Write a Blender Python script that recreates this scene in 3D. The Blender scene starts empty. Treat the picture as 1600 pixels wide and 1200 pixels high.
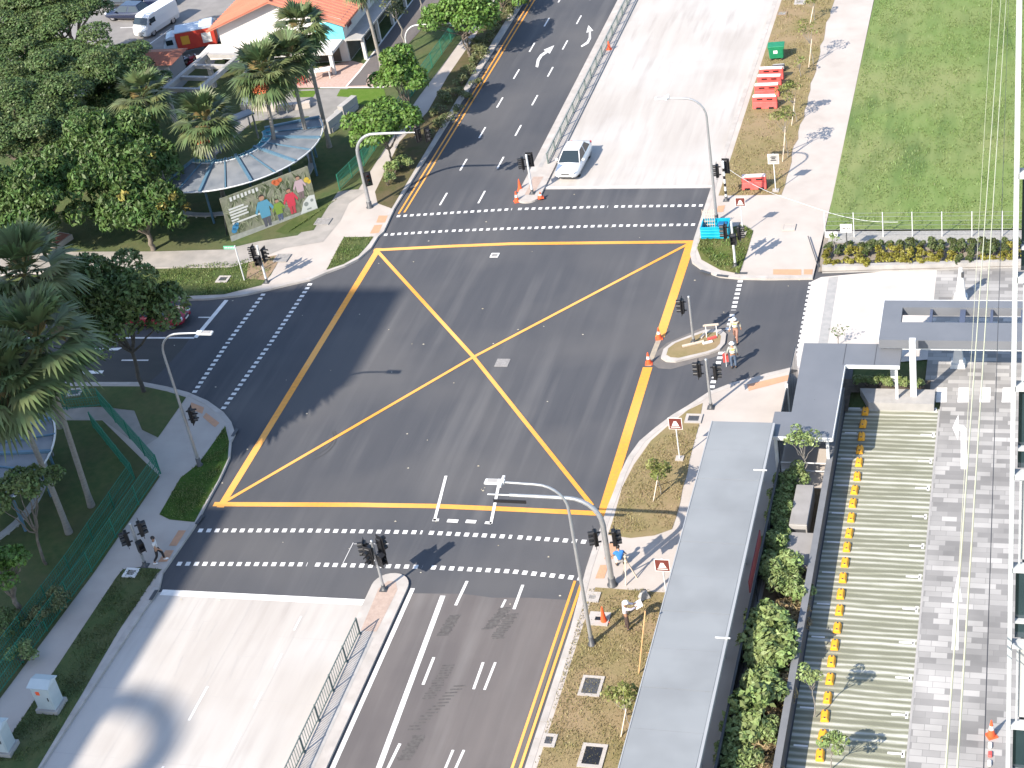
import bpy, math, random
from mathutils import Vector, Matrix, Quaternion
import numpy as np
random.seed(7)
SC = bpy.context.scene
COL = SC.collection
R_ = math.radians
# ------------------------------------------------------------------ camera geometry
CAM_H, FOC = 53.0, 2616.0
def _n(v): return v / np.linalg.norm(v)
_v1 = np.array([848., -1925., FOC]); _nd = _n(np.array([725., 3875., FOC]))
_y = _n(_v1 - _nd * (_v1 @ _nd)); _z = -_nd; _x = np.cross(_y, _z)
ROT = np.stack([_x, _y, _z])
def ray(px, py): return ROT @ np.array([px - 800., py - 600., FOC])
def W(px, py, z=0.0):
    """photo pixel -> point on the level z"""
    d = ray(px, py); t = (CAM_H - z) / -d[2]
    return Vector((d[0] * t, d[1] * t, z))
def onY(px, py, y):
    d = ray(px, py); t = y / d[1]
    return Vector((d[0] * t, y, CAM_H + d[2] * t))
def hgt(base, px, py):
    """height over the ground point base of the pixel, measured in the plane facing the camera"""
    return onY(px, py, base.y).z
# ------------------------------------------------------------------ mesh builder
class MB:
    def __init__(s): s.v = []; s.f = []; s.m = []; s.sm = []
    def add(s, vs, fs, mi=0, smooth=False):
        o = len(s.v); s.v += [tuple(p) for p in vs]
        for f in fs: s.f.append([o + i for i in f]); s.m.append(mi); s.sm.append(smooth)
    def box(s, c, d, rz=0.0, mi=0, tilt=None, top=(1, 1), bev=0.0):
        x, y, z = d[0] / 2, d[1] / 2, d[2] / 2
        tx, ty = top
        if bev > 0:
            b = min(bev, x * .49, y * .49, z * .49)
            vs = []
            for zz, k in ((-z, b), (-z + b, 0), (z - b, 0), (z, b)):
                sx, sy = (1, 1) if zz < 0 else (tx, ty)
                X, Y = x * sx - k, y * sy - k
                vs += [(-X + b, -Y, zz), (X - b, -Y, zz), (X, -Y + b, zz), (X, Y - b, zz), (X - b, Y, zz), (-X + b, Y, zz), (-X, Y - b, zz), (-X, -Y + b, zz)]
            fs = [list(range(7, -1, -1)), list(range(24, 32))]
            for r in range(3):
                for i in range(8):
                    fs.append([r * 8 + i, r * 8 + (i + 1) % 8, r * 8 + 8 + (i + 1) % 8, r * 8 + 8 + i])
        else:
            vs = [(-x, -y, -z), (x, -y, -z), (x, y, -z), (-x, y, -z), (-x * tx, -y * ty, z), (x * tx, -y * ty, z), (x * tx, y * ty, z), (-x * tx, y * ty, z)]
            fs = [(3, 2, 1, 0), (4, 5, 6, 7), (0, 1, 5, 4), (1, 2, 6, 5), (2, 3, 7, 6), (3, 0, 4, 7)]
        M = Matrix.Rotation(rz, 3, 'Z')
        if tilt is not None: M = tilt
        c = Vector(c)
        s.add([c + M @ Vector(p) for p in vs], fs, mi); return s
    def bar(s, a, b, w, h=None, mi=0):
        """rectangular bar from a to b"""
        a, b = Vector(a), Vector(b); h = h or w; d = b - a; L = d.length
        if L < 1e-6: return s
        z = d / L; up = Vector((0, 0, 1)) if abs(z.z) < .95 else Vector((0, 1, 0))
        x = up.cross(z).normalized(); y = z.cross(x)
        vs = []
        for p in (a, b):
            for i, j in ((-1, -1), (1, -1), (1, 1), (-1, 1)): vs.append(p + x * (i * w / 2) + y * (j * h / 2))
        s.add(vs, [(3, 2, 1, 0), (4, 5, 6, 7), (0, 1, 5, 4), (1, 2, 6, 5), (2, 3, 7, 6), (3, 0, 4, 7)], mi); return s
    def tube(s, pts, rad, n=8, mi=0, caps=True):
        pts = [Vector(p) for p in pts]
        if not hasattr(rad, '__len__'): rad = [rad] * len(pts)
        o = len(s.v); vs = []; x = None
        for i, p in enumerate(pts):
            t = (pts[min(i + 1, len(pts) - 1)] - pts[max(i - 1, 0)]).normalized()
            if x is None:
                x = t.orthogonal().normalized()
            x = (x - t * x.dot(t)).normalized(); y = t.cross(x)
            for k in range(n):
                a = 2 * math.pi * k / n
                vs.append(p + (x * math.cos(a) + y * math.sin(a)) * rad[i])
        fs = []
        for i in range(len(pts) - 1):
            for k in range(n):
                fs.append((i * n + k, i * n + (k + 1) % n, (i + 1) * n + (k + 1) % n, (i + 1) * n + k))
        s.add(vs, fs, mi, True)
        if caps:
            s.add(vs[:n], [list(range(n - 1, -1, -1))], mi); s.add(vs[-n:], [list(range(n))], mi)
        return s
    def lathe(s, prof, c=(0, 0, 0), n=16, mi=0):
        c = Vector(c); vs = []; fs = []
        for r, z in prof:
            for k in range(n):
                a = 2 * math.pi * k / n; vs.append(c + Vector((r * math.cos(a), r * math.sin(a), z)))
        for i in range(len(prof) - 1):
            for k in range(n):
                fs.append((i * n + k, i * n + (k + 1) % n, (i + 1) * n + (k + 1) % n, (i + 1) * n + k))
        s.add(vs, fs, mi, True)
        s.add(vs[-n:], [list(range(n))], mi); s.add(vs[:n], [list(range(n - 1, -1, -1))], mi); return s
    def poly(s, pts, mi=0):
        s.add(pts, [list(range(len(pts)))], mi); return s
    def prism(s, pts, z0, z1, mi=0, side=None):
        p = [Vector((q[0], q[1], 0)) for q in pts]
        ar = sum(p[i].x * p[(i + 1) % len(p)].y - p[(i + 1) % len(p)].x * p[i].y for i in range(len(p)))
        if ar < 0: p.reverse()
        n = len(p)
        top = [(q.x, q.y, z1) for q in p]; bot = [(q.x, q.y, z0) for q in p]
        s.add(top, [list(range(n))], mi)
        s.add(bot + top, [(i, (i + 1) % n, n + (i + 1) % n, n + i) for i in range(n)], mi if side is None else side)
        return s
    def ell(s, c, r, n=10, m=7, mi=0, rot=None):
        c = Vector(c); vs = []; fs = []
        for i in range(m + 1):
            ph = math.pi * i / m
            for k in range(n):
                a = 2 * math.pi * k / n
                p = Vector((r[0] * math.sin(ph) * math.cos(a), r[1] * math.sin(ph) * math.sin(a), r[2] * math.cos(ph)))
                vs.append(c + (rot @ p if rot is not None else p))
        for i in range(m):
            for k in range(n): fs.append((i * n + k, (i + 1) * n + k, (i + 1) * n + (k + 1) % n, i * n + (k + 1) % n))
        s.add(vs, fs, mi, True); return s
    def build(s, name, mats, parent=None, loc=None):
        me = bpy.data.meshes.new(name); me.from_pydata(s.v, [], s.f)
        if not isinstance(mats, (list, tuple)): mats = [mats]
        for m in mats: me.materials.append(m)
        me.polygons.foreach_set('material_index', s.m); me.polygons.foreach_set('use_smooth', s.sm); me.update()
        o = bpy.data.objects.new(name, me); COL.objects.link(o)
        if parent is not None: o.parent = parent
        if loc is not None: o.location = loc
        return o
def empty(name, loc=(0, 0, 0), rz=0.0, label=None, cat=None, group=None):
    o = bpy.data.objects.new(name, None); COL.objects.link(o); o.location = loc; o.rotation_euler = (0, 0, rz)
    o.empty_display_size = .2
    if label: o['label'] = label
    if cat: o['category'] = cat
    if group: o['group'] = group
    return o
def tag(o, label=None, cat=None, group=None, kind=None):
    if label: o['label'] = label
    if cat: o['category'] = cat
    if group: o['group'] = group
    if kind: o['kind'] = kind
    return o
KIDS = {}
def copy_tree(o, parent=None):
    c = o.copy(); COL.objects.link(c)
    if parent is not None: c.parent = parent
    for ch in [q for q in list(bpy.data.objects) if q.parent is o and q is not c]: copy_tree(ch, c)
    return c
def clone(o, loc, rz=0.0, label=None, group=None, scale=None):
    c = copy_tree(o); c.location = loc; c.rotation_euler = (0, 0, rz)
    if label: c['label'] = label
    if group: c['group'] = group
    if scale: c.scale = (scale,) * 3
    return c
# ------------------------------------------------------------------ materials
MATS = {}
def mat(name, c1, c2=None, scale=3.0, rough=.7, bump=0.0, bscale=40.0, metal=0.0, c3=None, s3=.3, stretch=(1, 1, 1), island=0.0, spec=.5, contrast=.5, detail=5.0, coat=0.0, amt3=.5, trans=0.0, alpha=1.0, c4=None, s4=1.0, st4=(1, .06, 1), amt4=.5, lo4=.5, hi4=.72):
    if name in MATS: return MATS[name]
    m = bpy.data.materials.new(name); m.use_nodes = True; nt = m.node_tree; N = nt.nodes; L = nt.links
    b = N['Principled BSDF']; b.inputs['Roughness'].default_value = rough; b.inputs['Metallic'].default_value = metal
    b.inputs['Specular IOR Level'].default_value = spec; b.inputs['Coat Weight'].default_value = coat
    b.inputs['Transmission Weight'].default_value = trans; b.inputs['Alpha'].default_value = alpha
    tc = N.new('ShaderNodeTexCoord'); mp = N.new('ShaderNodeMapping'); mp.inputs['Scale'].default_value = stretch
    L.new(tc.outputs['Object'], mp.inputs['Vector'])
    def noise(sc, det=detail, vec=None):
        n = N.new('ShaderNodeTexNoise'); n.inputs['Scale'].default_value = sc; n.inputs['Detail'].default_value = det
        L.new(vec or mp.outputs['Vector'], n.inputs['Vector']); return n.outputs['Fac']
    def mix(fac, a, c, typ='MIX'):
        x = N.new('ShaderNodeMix'); x.data_type = 'RGBA'; x.blend_type = typ
        for sock, v in ((x.inputs[0], fac), (x.inputs[6], a), (x.inputs[7], c)):
            if hasattr(v, 'links') or hasattr(v, 'is_linked'): L.new(v, sock)
            else: sock.default_value = (*v, 1) if hasattr(v, '__len__') else v
        return x.outputs[2]
    def ramp(v, lo, hi):
        r = N.new('ShaderNodeMapRange'); r.inputs[1].default_value = lo; r.inputs[2].default_value = hi; L.new(v, r.inputs[0]); return r.outputs[0]
    col = c1
    h = contrast * .5
    if c2 is not None: col = mix(ramp(noise(scale), .5 - (.5 - h) * .7, .5 + (.5 - h) * .7), c1, c2)
    if c3 is not None:
        f = ramp(noise(s3, 3, tc.outputs['Object']), .42, .65)
        mm = N.new('ShaderNodeMath'); mm.operation = 'MULTIPLY'; mm.inputs[1].default_value = amt3; L.new(f, mm.inputs[0])
        col = mix(mm.outputs[0], col, c3)
    if c4 is not None:
        mp4 = N.new('ShaderNodeMapping'); mp4.inputs['Scale'].default_value = st4; L.new(tc.outputs['Object'], mp4.inputs['Vector'])
        m4 = N.new('ShaderNodeMath'); m4.operation = 'MULTIPLY'; L.new(ramp(noise(s4, 7, mp4.outputs['Vector']), lo4, hi4), m4.inputs[0]); m5 = N.new('ShaderNodeMath'); m5.operation = 'MULTIPLY'; m5.inputs[1].default_value = amt4
        L.new(ramp(noise(.09, 3, tc.outputs['Object']), .38, .58), m5.inputs[0]); L.new(m5.outputs[0], m4.inputs[1]); col = mix(m4.outputs[0], col, c4)
    if island > 0:
        g = N.new('ShaderNodeNewGeometry'); hs = N.new('ShaderNodeHueSaturation')
        r = N.new('ShaderNodeMapRange'); r.inputs[3].default_value = 1 - island; r.inputs[4].default_value = 1 + island
        L.new(g.outputs['Random Per Island'], r.inputs[0]); L.new(r.outputs[0], hs.inputs['Value'])
        r2 = N.new('ShaderNodeMapRange'); r2.inputs[3].default_value = .485; r2.inputs[4].default_value = .515
        L.new(g.outputs['Random Per Island'], r2.inputs[0]); L.new(r2.outputs[0], hs.inputs['Hue'])
        if hasattr(col, 'is_linked'): L.new(col, hs.inputs['Color'])
        else: hs.inputs['Color'].default_value = (*col, 1)
        col = hs.outputs['Color']
    if hasattr(col, 'is_linked'): L.new(col, b.inputs['Base Color'])
    else: b.inputs['Base Color'].default_value = (*col, 1)
    if bump > 0:
        bp = N.new('ShaderNodeBump'); bp.inputs['Strength'].default_value = bump; bp.inputs['Distance'].default_value = .05
        L.new(noise(bscale, 4, tc.outputs['Object']), bp.inputs['Height']); L.new(bp.outputs['Normal'], b.inputs['Normal'])
    MATS[name] = m; return m
def leafmat(name, c1, c2, c3=None, isl=.45, sc=1.2):
    m = mat(name, c1, c2, scale=sc, rough=.5, island=isl, spec=.35, c3=c3, s3=.9, amt3=.6)
    nt = m.node_tree; b = nt.nodes['Principled BSDF']; out = nt.nodes['Material Output']
    t = nt.nodes.new('ShaderNodeBsdfTranslucent'); ms = nt.nodes.new('ShaderNodeMixShader'); ms.inputs[0].default_value = .22
    l = b.inputs['Base Color'].links[0].from_socket; nt.links.new(l, t.inputs['Color'])
    nt.links.new(b.outputs[0], ms.inputs[1]); nt.links.new(t.outputs[0], ms.inputs[2]); nt.links.new(ms.outputs[0], out.inputs['Surface'])
    return m
A_NEW = mat('asphalt_new', (.055, .058, .067), (.073, .075, .083), scale=.9, rough=.85, bump=.25, bscale=60, stretch=(1.6, .12, 1), c3=(.1, .098, .1), s3=.11, amt3=.7, contrast=.1, spec=.25, c4=(.135, .133, .135), s4=1.1, st4=(1, .045, 1), amt4=.45)
A_OLD = mat('asphalt_worn', (.115, .104, .102), (.14, .126, .122), scale=.8, rough=.9, bump=.25, bscale=60, stretch=(1.2, .15, 1), c3=(.085, .078, .08), s3=.2, amt3=.5, spec=.2, c4=(.19, .18, .175), s4=1.2, st4=(1, .05, 1), amt4=.6)
A_SIDE = mat('asphalt_side_street', (.06, .06, .058), (.075, .075, .07), scale=1.2, rough=.9, bump=.2, c3=(.05, .05, .052), s3=.2, stretch=(.2, 1, 1), spec=.2)
A_PARK = mat('asphalt_parking', (.2, .19, .185), (.25, .24, .23), scale=1.0, rough=.9, c3=(.16, .155, .15), s3=.2, spec=.2)
CONC = mat('road_concrete', (.35, .323, .298), (.415, .388, .362), scale=.8, rough=.9, bump=.1, bscale=30, stretch=(1.2, .1, 1), c3=(.43, .415, .4), s3=.15, amt3=.7, spec=.2, c4=(.27, .247, .228), s4=1.6, st4=(1, .1, 1), amt4=.6)
PATH = mat('footpath_concrete', (.36, .322, .292), (.41, .37, .337), scale=.7, rough=.9, bump=.12, bscale=30, c3=(.44, .405, .375), s3=.25, amt3=.6, spec=.2)
PATHG = mat('footpath_old', (.26, .245, .225), (.33, .305, .28), scale=1.2, rough=.9, bump=.12, c3=(.22, .21, .2), s3=.4, spec=.2)
KERB = mat('kerb_concrete', (.36, .33, .305), (.43, .4, .375), scale=1.5, rough=.9, bump=.2, c3=(.3, .28, .26), s3=.8, amt3=.5, spec=.2)
TAC = mat('tactile_tile', (.5, .27, .16), (.42, .24, .15), scale=4, rough=.85, bump=.5, bscale=18)
GRASS = mat('verge_grass_green', (.06, .085, .03), (.1, .115, .045), scale=2.5, rough=.95, bump=.8, bscale=30, c3=(.045, .075, .02), s3=.5, spec=.1, detail=9)
GRASSD = mat('shaded_turf', (.06, .092, .036), (.09, .112, .046), scale=2.5, rough=.95, bump=.8, bscale=30, c3=(.11, .1, .055), s3=.35, spec=.1, detail=9)
GRASSB = mat('dry_grass', (.25, .195, .105), (.2, .17, .08), scale=2.0, rough=.95, bump=.9, bscale=28, c3=(.28, .205, .125), s3=.35, spec=.1, amt3=.8, detail=9)
LAWN = mat('lawn_grass', (.16, .215, .075), (.125, .185, .056), scale=1.4, rough=.95, bump=.8, bscale=22, c3=(.2, .22, .095), s3=.12, spec=.1, stretch=(1.5, .5, 1), amt3=.8, detail=9, c4=(.085, .135, .045), s4=.9, st4=(1, .16, 1), amt4=.8, lo4=.45, hi4=.65)
TURF = mat('bright_turf', (.075, .14, .02), (.1, .16, .03), scale=3, rough=.95, bump=.5, bscale=30, spec=.1)
EARTH = mat('bare_earth', (.27, .19, .12), (.2, .145, .09), scale=2, rough=.95, bump=.8, bscale=20)
WHITE = mat('road_paint_white', (.76, .75, .73), (.5, .49, .48), scale=1.3, contrast=.2, rough=.7)
YEL = mat('road_paint_yellow', (.74, .3, .03), (.56, .25, .05), scale=5, rough=.7, c3=(.8, .42, .13), s3=.08, amt3=.7)
STEEL = mat('galvanised_steel', (.42, .43, .44), (.36, .37, .38), scale=3, rough=.45, metal=.6)
PALE = mat('pale_painted_steel', (.6, .61, .61), (.52, .53, .54), scale=4, rough=.45)
BLACK = mat('black_plastic', (.012, .012, .014), rough=.45)
DARK = mat('dark_grey_metal', (.05, .052, .058), (.065, .067, .072), scale=2, rough=.5)
ROOF = mat('grey_roof_metal', (.215, .23, .243), (.23, .245, .257), scale=.4, rough=.8, spec=.2, c3=(.185, .197, .208), s3=.35, amt3=.8, stretch=(.4, 2, 1))
ROOFD = mat('slate_canopy_metal', (.13, .138, .153), (.15, .157, .172), scale=.6, rough=.45)
GLASS = mat('dark_glass', (.02, .03, .035), rough=.05, spec=.8)
CONCG = mat('grey_concrete', (.3, .29, .28), (.37, .355, .34), scale=2, rough=.9, bump=.15, c3=(.24, .235, .23), s3=.6)
WALLW = mat('white_render', (.5, .485, .47), (.56, .54, .525), scale=.8, rough=.8)
GREENM = mat('green_mesh_steel', (.015, .13, .085), (.02, .16, .1), scale=2, rough=.5)
RED = mat('red_plastic', (.62, .07, .06), (.68, .1, .09), scale=3, rough=.5)
ORANGE = mat('cone_orange', (.78, .1, .03), rough=.55)
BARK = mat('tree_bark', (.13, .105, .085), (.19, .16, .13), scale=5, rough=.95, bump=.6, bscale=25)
BARKG = mat('palm_bark', (.2, .185, .165), (.26, .24, .215), scale=3, rough=.95, bump=.5, stretch=(1, 1, 6))
# ------------------------------------------------------------------ light, world, camera
SUN_AZ, SUN_EL = 60.0, 39.0            # the light travels towards this azimuth (measured from +X)
def world():
    w = bpy.data.worlds.new('World'); SC.world = w; w.use_nodes = True; nt = w.node_tree
    bg = nt.nodes['Background']; sk = nt.nodes.new('ShaderNodeTexSky'); sk.sky_type = 'NISHITA'; sk.sun_disc = False
    sk.sun_elevation = R_(SUN_EL); sk.sun_rotation = R_(90 - (SUN_AZ + 180)); sk.air_density = 1.0; sk.dust_density = .8; sk.ozone_density = 1.0
    nt.links.new(sk.outputs[0], bg.inputs[0]); bg.inputs[1].default_value = .15
    l = bpy.data.lights.new('sun', 'SUN'); l.energy = 4.3; l.angle = R_(.53); l.color = (1, .905, .775)
    o = bpy.data.objects.new('sun', l); COL.objects.link(o)
    d = Vector((math.cos(R_(SUN_AZ)) * math.cos(R_(SUN_EL)), math.sin(R_(SUN_AZ)) * math.cos(R_(SUN_EL)), -math.sin(R_(SUN_EL))))
    o.rotation_euler = d.to_track_quat('-Z', 'Y').to_euler(); o.location = (-40, -60, 90)
    c = bpy.data.cameras.new('camera'); co = bpy.data.objects.new('camera', c); COL.objects.link(co); SC.camera = co
    c.sensor_width = 36; c.lens = 36 * FOC / 1600; c.clip_end = 3000; c.clip_start = .5
    rt = ROT @ np.array([1, 0, 0]); up = ROT @ np.array([0, -1, 0]); bk = ROT @ np.array([0, 0, -1])
    co.matrix_world = Matrix(((rt[0], up[0], bk[0], 0), (rt[1], up[1], bk[1], 0), (rt[2], up[2], bk[2], CAM_H), (0, 0, 0, 1)))
    SC.view_settings.view_transform = 'Standard'; SC.view_settings.look = 'None'; SC.view_settings.gamma = 1; SC.view_settings.exposure = 1.18
    SC.cycles.max_bounces = 6; SC.cycles.transparent_max_bounces = 8
world()
# ================================================================== SETTING: ground, roads, pavements
def pts(l, z=0.0): return [W(a, b, z) for a, b in l]
def sheet(name, poly, z, m, parent=None, kind='structure'):
    b = MB(); b.poly([(p[0], p[1], z) for p in poly]); o = b.build(name, m, parent)
    if parent is None: o['kind'] = kind
    # make sure it faces up
    if o.data.polygons[0].normal.z < 0: o.data.flip_normals()
    return o
def block(name, poly, z0, z1, m):
    b = MB(); b.prism(poly, z0, z1); o = b.build(name, m); o['kind'] = 'structure'; return o
KZ = .13
FAR = 270
sheet('ground', [(-700, -300), (700, -300), (700, 1500), (-700, 1500)], -.06, GRASSD)
road = sheet('asphalt_road', [(-170, 10), (-9.2, 10), (-9.2, 300), (-170, 300)], 0, A_NEW)
sheet('concrete_road', [(-42.4, 10), (-30.85, 10)] + [(-30.85, 55.85), (-42.4, 55.75)], .004, CONC)
sheet('concrete_road', [(-32.1, W(855, 296).y), (-20.0, W(1110, 294).y), (-20.3, 300), (-32.1, 300)], .004, CONC)
sheet('worn_asphalt', [(-28.85, 10), (-20.0, 10)] + pts([(893, 938), (830, 934), (770, 934), (725, 928), (640, 927)]), .004, A_OLD)
sheet('side_street_asphalt', [(-170, 74)] + pts([(160, 630), (225, 605), (250, 583), (285, 545), (298, 527)]) + [(-170, W(100, 527).y)], .004, A_SIDE)
# ---- the four kerbed corners
NWc = [(600, 364), (591, 372), (580, 390), (560, 407), (540, 417), (510, 428), (485, 439), (450, 447), (400, 459), (375, 464), (325, 469), (260, 471), (0, 473), (-300, 475)]
nw = [(-42.25, 300), (-42.2, W(622, 328).y)] + pts(NWc) + [(-170, W(-300, 475).y), (-170, 300)]
SWc = [(-300, 600), (0, 600), (225, 600), (262, 607), (295, 616), (325, 629), (350, 647), (362, 662), (368, 680), (362, 692), (360, 717), (345, 750), (324, 788), (305, 825), (255, 897)]
sw = [(-170, W(-300, 600).y)] + pts(SWc) + [(-42.1, 56), (-42.4, 44), (-42.4, 10), (-170, 10)]
NEc = [(1110, 300), (1095, 345), (1085, 375), (1079, 400), (1082, 412), (1100, 425), (1125, 434), (1155, 437), (1200, 438), (1270, 437)]
ne = [(-20.2, 300)] + pts(NEc) + pts([(1283, 385)]) + [(-12.3, 96), (-12.6, 300)]
SEc = [(1243, 576), (1200, 586), (1170, 595), (1145, 601), (1107, 616), (1075, 637), (1050, 652), (1025, 671), (1000, 692), (982, 717), (970, 742), (960, 770), (950, 795), (940, 825), (927, 860), (917, 890)]
se = pts(SEc) + [(-20.15, 55), (-20.15, 10), (-9.4, 10), (-9.4, 73.5), (-11.5, 76)]
for p in (nw, sw, ne, se): block('footpath', p, -.02, KZ, PATH)
def inset_line(poly, d):
    out = []
    for i, p in enumerate(poly):
        a = Vector((*poly[max(i - 1, 0)][:2], 0)); c = Vector((*poly[min(i + 1, len(poly) - 1)][:2], 0)); t = (c - a).normalized()
        out.append((p[0] - t.y * d, p[1] + t.x * d))
    return out
def kerb(line, side):
    """kerb stones along a line: 0.3 m wide band slightly proud of the pavement"""
    line = [(p[0], p[1]) for p in line]; o = inset_line(line, side * .015); q = inset_line(line, -side * .3)
    b = MB(); n = len(line); z = KZ + .012
    for i in range(n - 1):
        L = math.hypot(line[i + 1][0] - line[i][0], line[i + 1][1] - line[i][1]); k = max(1, int(L / 1.0))
        for j in range(k):
            f0, f1 = j / k, (j + 1) / k - .015 / L
            lp = lambda A, f: (A[i][0] + (A[i + 1][0] - A[i][0]) * f, A[i][1] + (A[i + 1][1] - A[i][1]) * f)
            b.prism([lp(o, f0), lp(o, f1), lp(q, f1), lp(q, f0)], 0, z)
    o = b.build('kerb', KERB); o['kind'] = 'structure'; return o
kerb([(-42.25, 300), (-42.2, W(622, 328).y)] + pts(NWc)[:-1], 1)
kerb(pts(SWc)[1:] + [(-42.1, 56), (-42.4, 44), (-42.4, 10)], 1)
kerb([(-20.2, 300)] + pts(NEc), -1)
kerb(pts(SEc) + [(-20.15, 55), (-20.15, 10)], -1)
# drain slots in the kerb of the right-hand corners
b = MB()
for px, py, rz in ((1102, 425, -.5), (1129, 431, -.2), (1158, 427, 0), (932, 838, 1.42), (312, 812, 1.5), (367, 676, 1.57), (240, 930, 1.57)):
    p = W(px, py, KZ); b.box((p.x, p.y, KZ + .014), (.75, .2, .02), rz)
b.build('kerb_drain', DARK)['kind'] = 'structure'
# ---- medians
def median(name, x0, x1, ya, yb, tip):
    r = (x1 - x0) / 2; cx = (x0 + x1) / 2; out = []
    if tip > 0:
        out = [(x0, ya), (x1, ya)] + [(cx + r * math.cos(a), yb - r + r * math.sin(a)) for a in [math.pi * i / 12 for i in range(13)]]
    else:
        out = [(x1, yb), (x0, yb)] + [(cx - r * math.cos(a), ya + r - r * math.sin(a)) for a in [math.pi * i / 12 for i in range(13)]]
    block(name, out, -.02, KZ, KERB)
    return cx
ytip = W(612, 898).y
median('median', -30.85, -28.95, 10, ytip, 1)
sheet('median_earth', [(-30.3, ytip - 4.2), (-29.5, ytip - 4.2), (-29.4, ytip - 1.2), (-29.7, ytip - .6), (-30.1, ytip - .6), (-30.4, ytip - 1.2)], KZ + .006, mat('median_soil', (.33, .25, .21), (.4, .31, .26), scale=4, rough=.95, bump=.5))
sheet('median_gutter', [(-29.85, 10), (-29.5, 10), (-29.5, ytip - 4.6), (-29.85, ytip - 4.6)], KZ + .006, CONCG)
ut = W(832, 318).y
median('median', -33.75, -32.05, ut, 300, -1)
sheet('median_earth', [(-33.2, ut + 1), (-32.6, ut + 1), (-32.5, ut + 3.6), (-33.25, ut + 3.6)], KZ + .006, MATS['median_soil'])
sheet('median_gutter', [(-33.25, ut + 5), (-32.95, ut + 5), (-32.95, 300), (-33.25, 300)], KZ + .006, CONCG)
isl = [(1033, 561), (1037, 548), (1050, 538), (1067, 531), (1101, 518), (1127, 517), (1135, 524), (1133, 539), (1125, 548), (1109, 554), (1056, 567), (1041, 566)]
block('traffic_island', pts(isl), -.02, KZ, KERB)
c = sum(pts(isl), Vector()) / len(isl)
sheet('island_turf', [(c.x + (p.x - c.x) * .84, c.y + (p.y - c.y) * .8) for p in pts(isl)], KZ + .006, GRASSB)
sheet('road_dust', [(c.x + (p.x - c.x) * 1.25, c.y + (p.y - c.y) * 1.4) for p in pts(isl)], .006, mat('dust_stain', (.15, .135, .125), (.1, .095, .095), scale=1.2, rough=.95))
# ---- grass areas on the corners (sheets on top of the pavement blocks)
def grass(name, l, m, z=KZ + .018): return sheet(name, [(p.x, p.y) for p in pts(l, KZ)] if isinstance(l[0][0], int) else l, z, m)
grass('grass_verge', [(-300, 603), (0, 603), (225, 604), (262, 612), (291, 621), (247, 684), (222, 672), (210, 642), (160, 636), (0, 638), (-300, 640)], GRASSD)
grass('grass_verge', [(352, 666), (358, 690), (356, 717), (341, 750), (319, 788), (304, 816), (265, 812), (249, 804), (282, 747), (310, 725)], mat('corner_turf', (.04, .085, .016), (.065, .11, .024), scale=3, rough=.95, bump=.8, spec=.1, detail=9))
grass('grass_verge', [(253, 890), (222, 886), (192, 890), (182, 902), (140, 965), (87, 1045), (50, 1100), (-10, 1190), (-60, 1300), (0, 1300), (65, 1190), (125, 1090), (185, 987), (245, 897)], GRASSD)
grass('park_grass', [(-300, 657), (160, 657), (250, 745), (145, 898), (0, 1092), (-250, 1400), (-700, 1400)], GRASSD)
grass('old_footpath', [(-300, 640), (0, 638), (160, 636), (210, 642), (222, 672), (247, 684), (222, 700), (160, 656), (0, 657), (-300, 657)], PATHG, KZ + .010)
# upper left
grass('park_grass', [(-300, 388), (0, 394), (250, 393), (350, 390), (405, 377), (465, 368), (505, 335), (528, 300), (550, 296), (657, 148), (732, 48), (812, -60), (700, -200), (-300, -200)], GRASSD)
grass('old_footpath', [(-300, 388), (0, 394), (250, 393), (350, 390), (405, 377), (465, 368), (505, 335), (528, 300), (550, 296), (575, 297), (545, 318), (532, 345), (505, 378), (445, 388), (410, 402), (360, 416), (245, 418), (0, 428), (-300, 432)], PATHG, KZ + .010)
grass('sunlit_turf', [(447, 367), (490, 360), (512, 324), (525, 302), (500, 315), (455, 345), (430, 362)], GRASS, KZ + .024)
grass('grass_verge', [(586, 300), (624, 222), (668, 175), (699, 120), (739, 62), (812, -60), (880, -170), (848, -60), (740, 112), (650, 262), (612, 326), (590, 318)], mat('verge_brown_turf', (.1, .085, .045), (.07, .08, .03), scale=2.5, rough=.95, bump=.8, c3=(.15, .11, .07), s3=.4, spec=.1))
grass('grass_verge', [(537, 371), (584, 370), (578, 379), (560, 400), (537, 413), (510, 422)], GRASS)
grass('grass_verge', [(-300, 434), (0, 432), (245, 420), (360, 418), (410, 404), (425, 400), (440, 398), (423, 430), (408, 446), (350, 460), (262, 464), (0, 467), (-300, 470)], GRASS)
grass('bare_soil', [(388, 412), (412, 402), (440, 398), (430, 418), (416, 438), (385, 436)], EARTH, KZ + .024)
# upper right
grass('grass_verge', [(1097, 367), (1120, 358), (1162, 352), (1177, 361), (1167, 396), (1155, 428), (1125, 422), (1096, 406), (1089, 388)], mat('corner_turf_light', (.09, .12, .03), (.13, .135, .05), scale=3, rough=.95, bump=.8, spec=.1, c3=(.15, .12, .06), s3=.5))
yb = W(1160, 308).y
rg = random.Random(3)
jag = [(-15.55 + rg.uniform(-.12, .12), yb + .2 + i * 1.1) for i in range(150)]
grass('grass_verge', [(-19.75, 260.), (-19.75, yb), (-15.6, yb)] + jag, GRASSB)
lawn_y = W(1300, 362).y
grass('lawn', [(-12.35, 300.), (-12.3, lawn_y), (60., lawn_y - .6), (60., 300.)], LAWN, KZ + .01)
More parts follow.
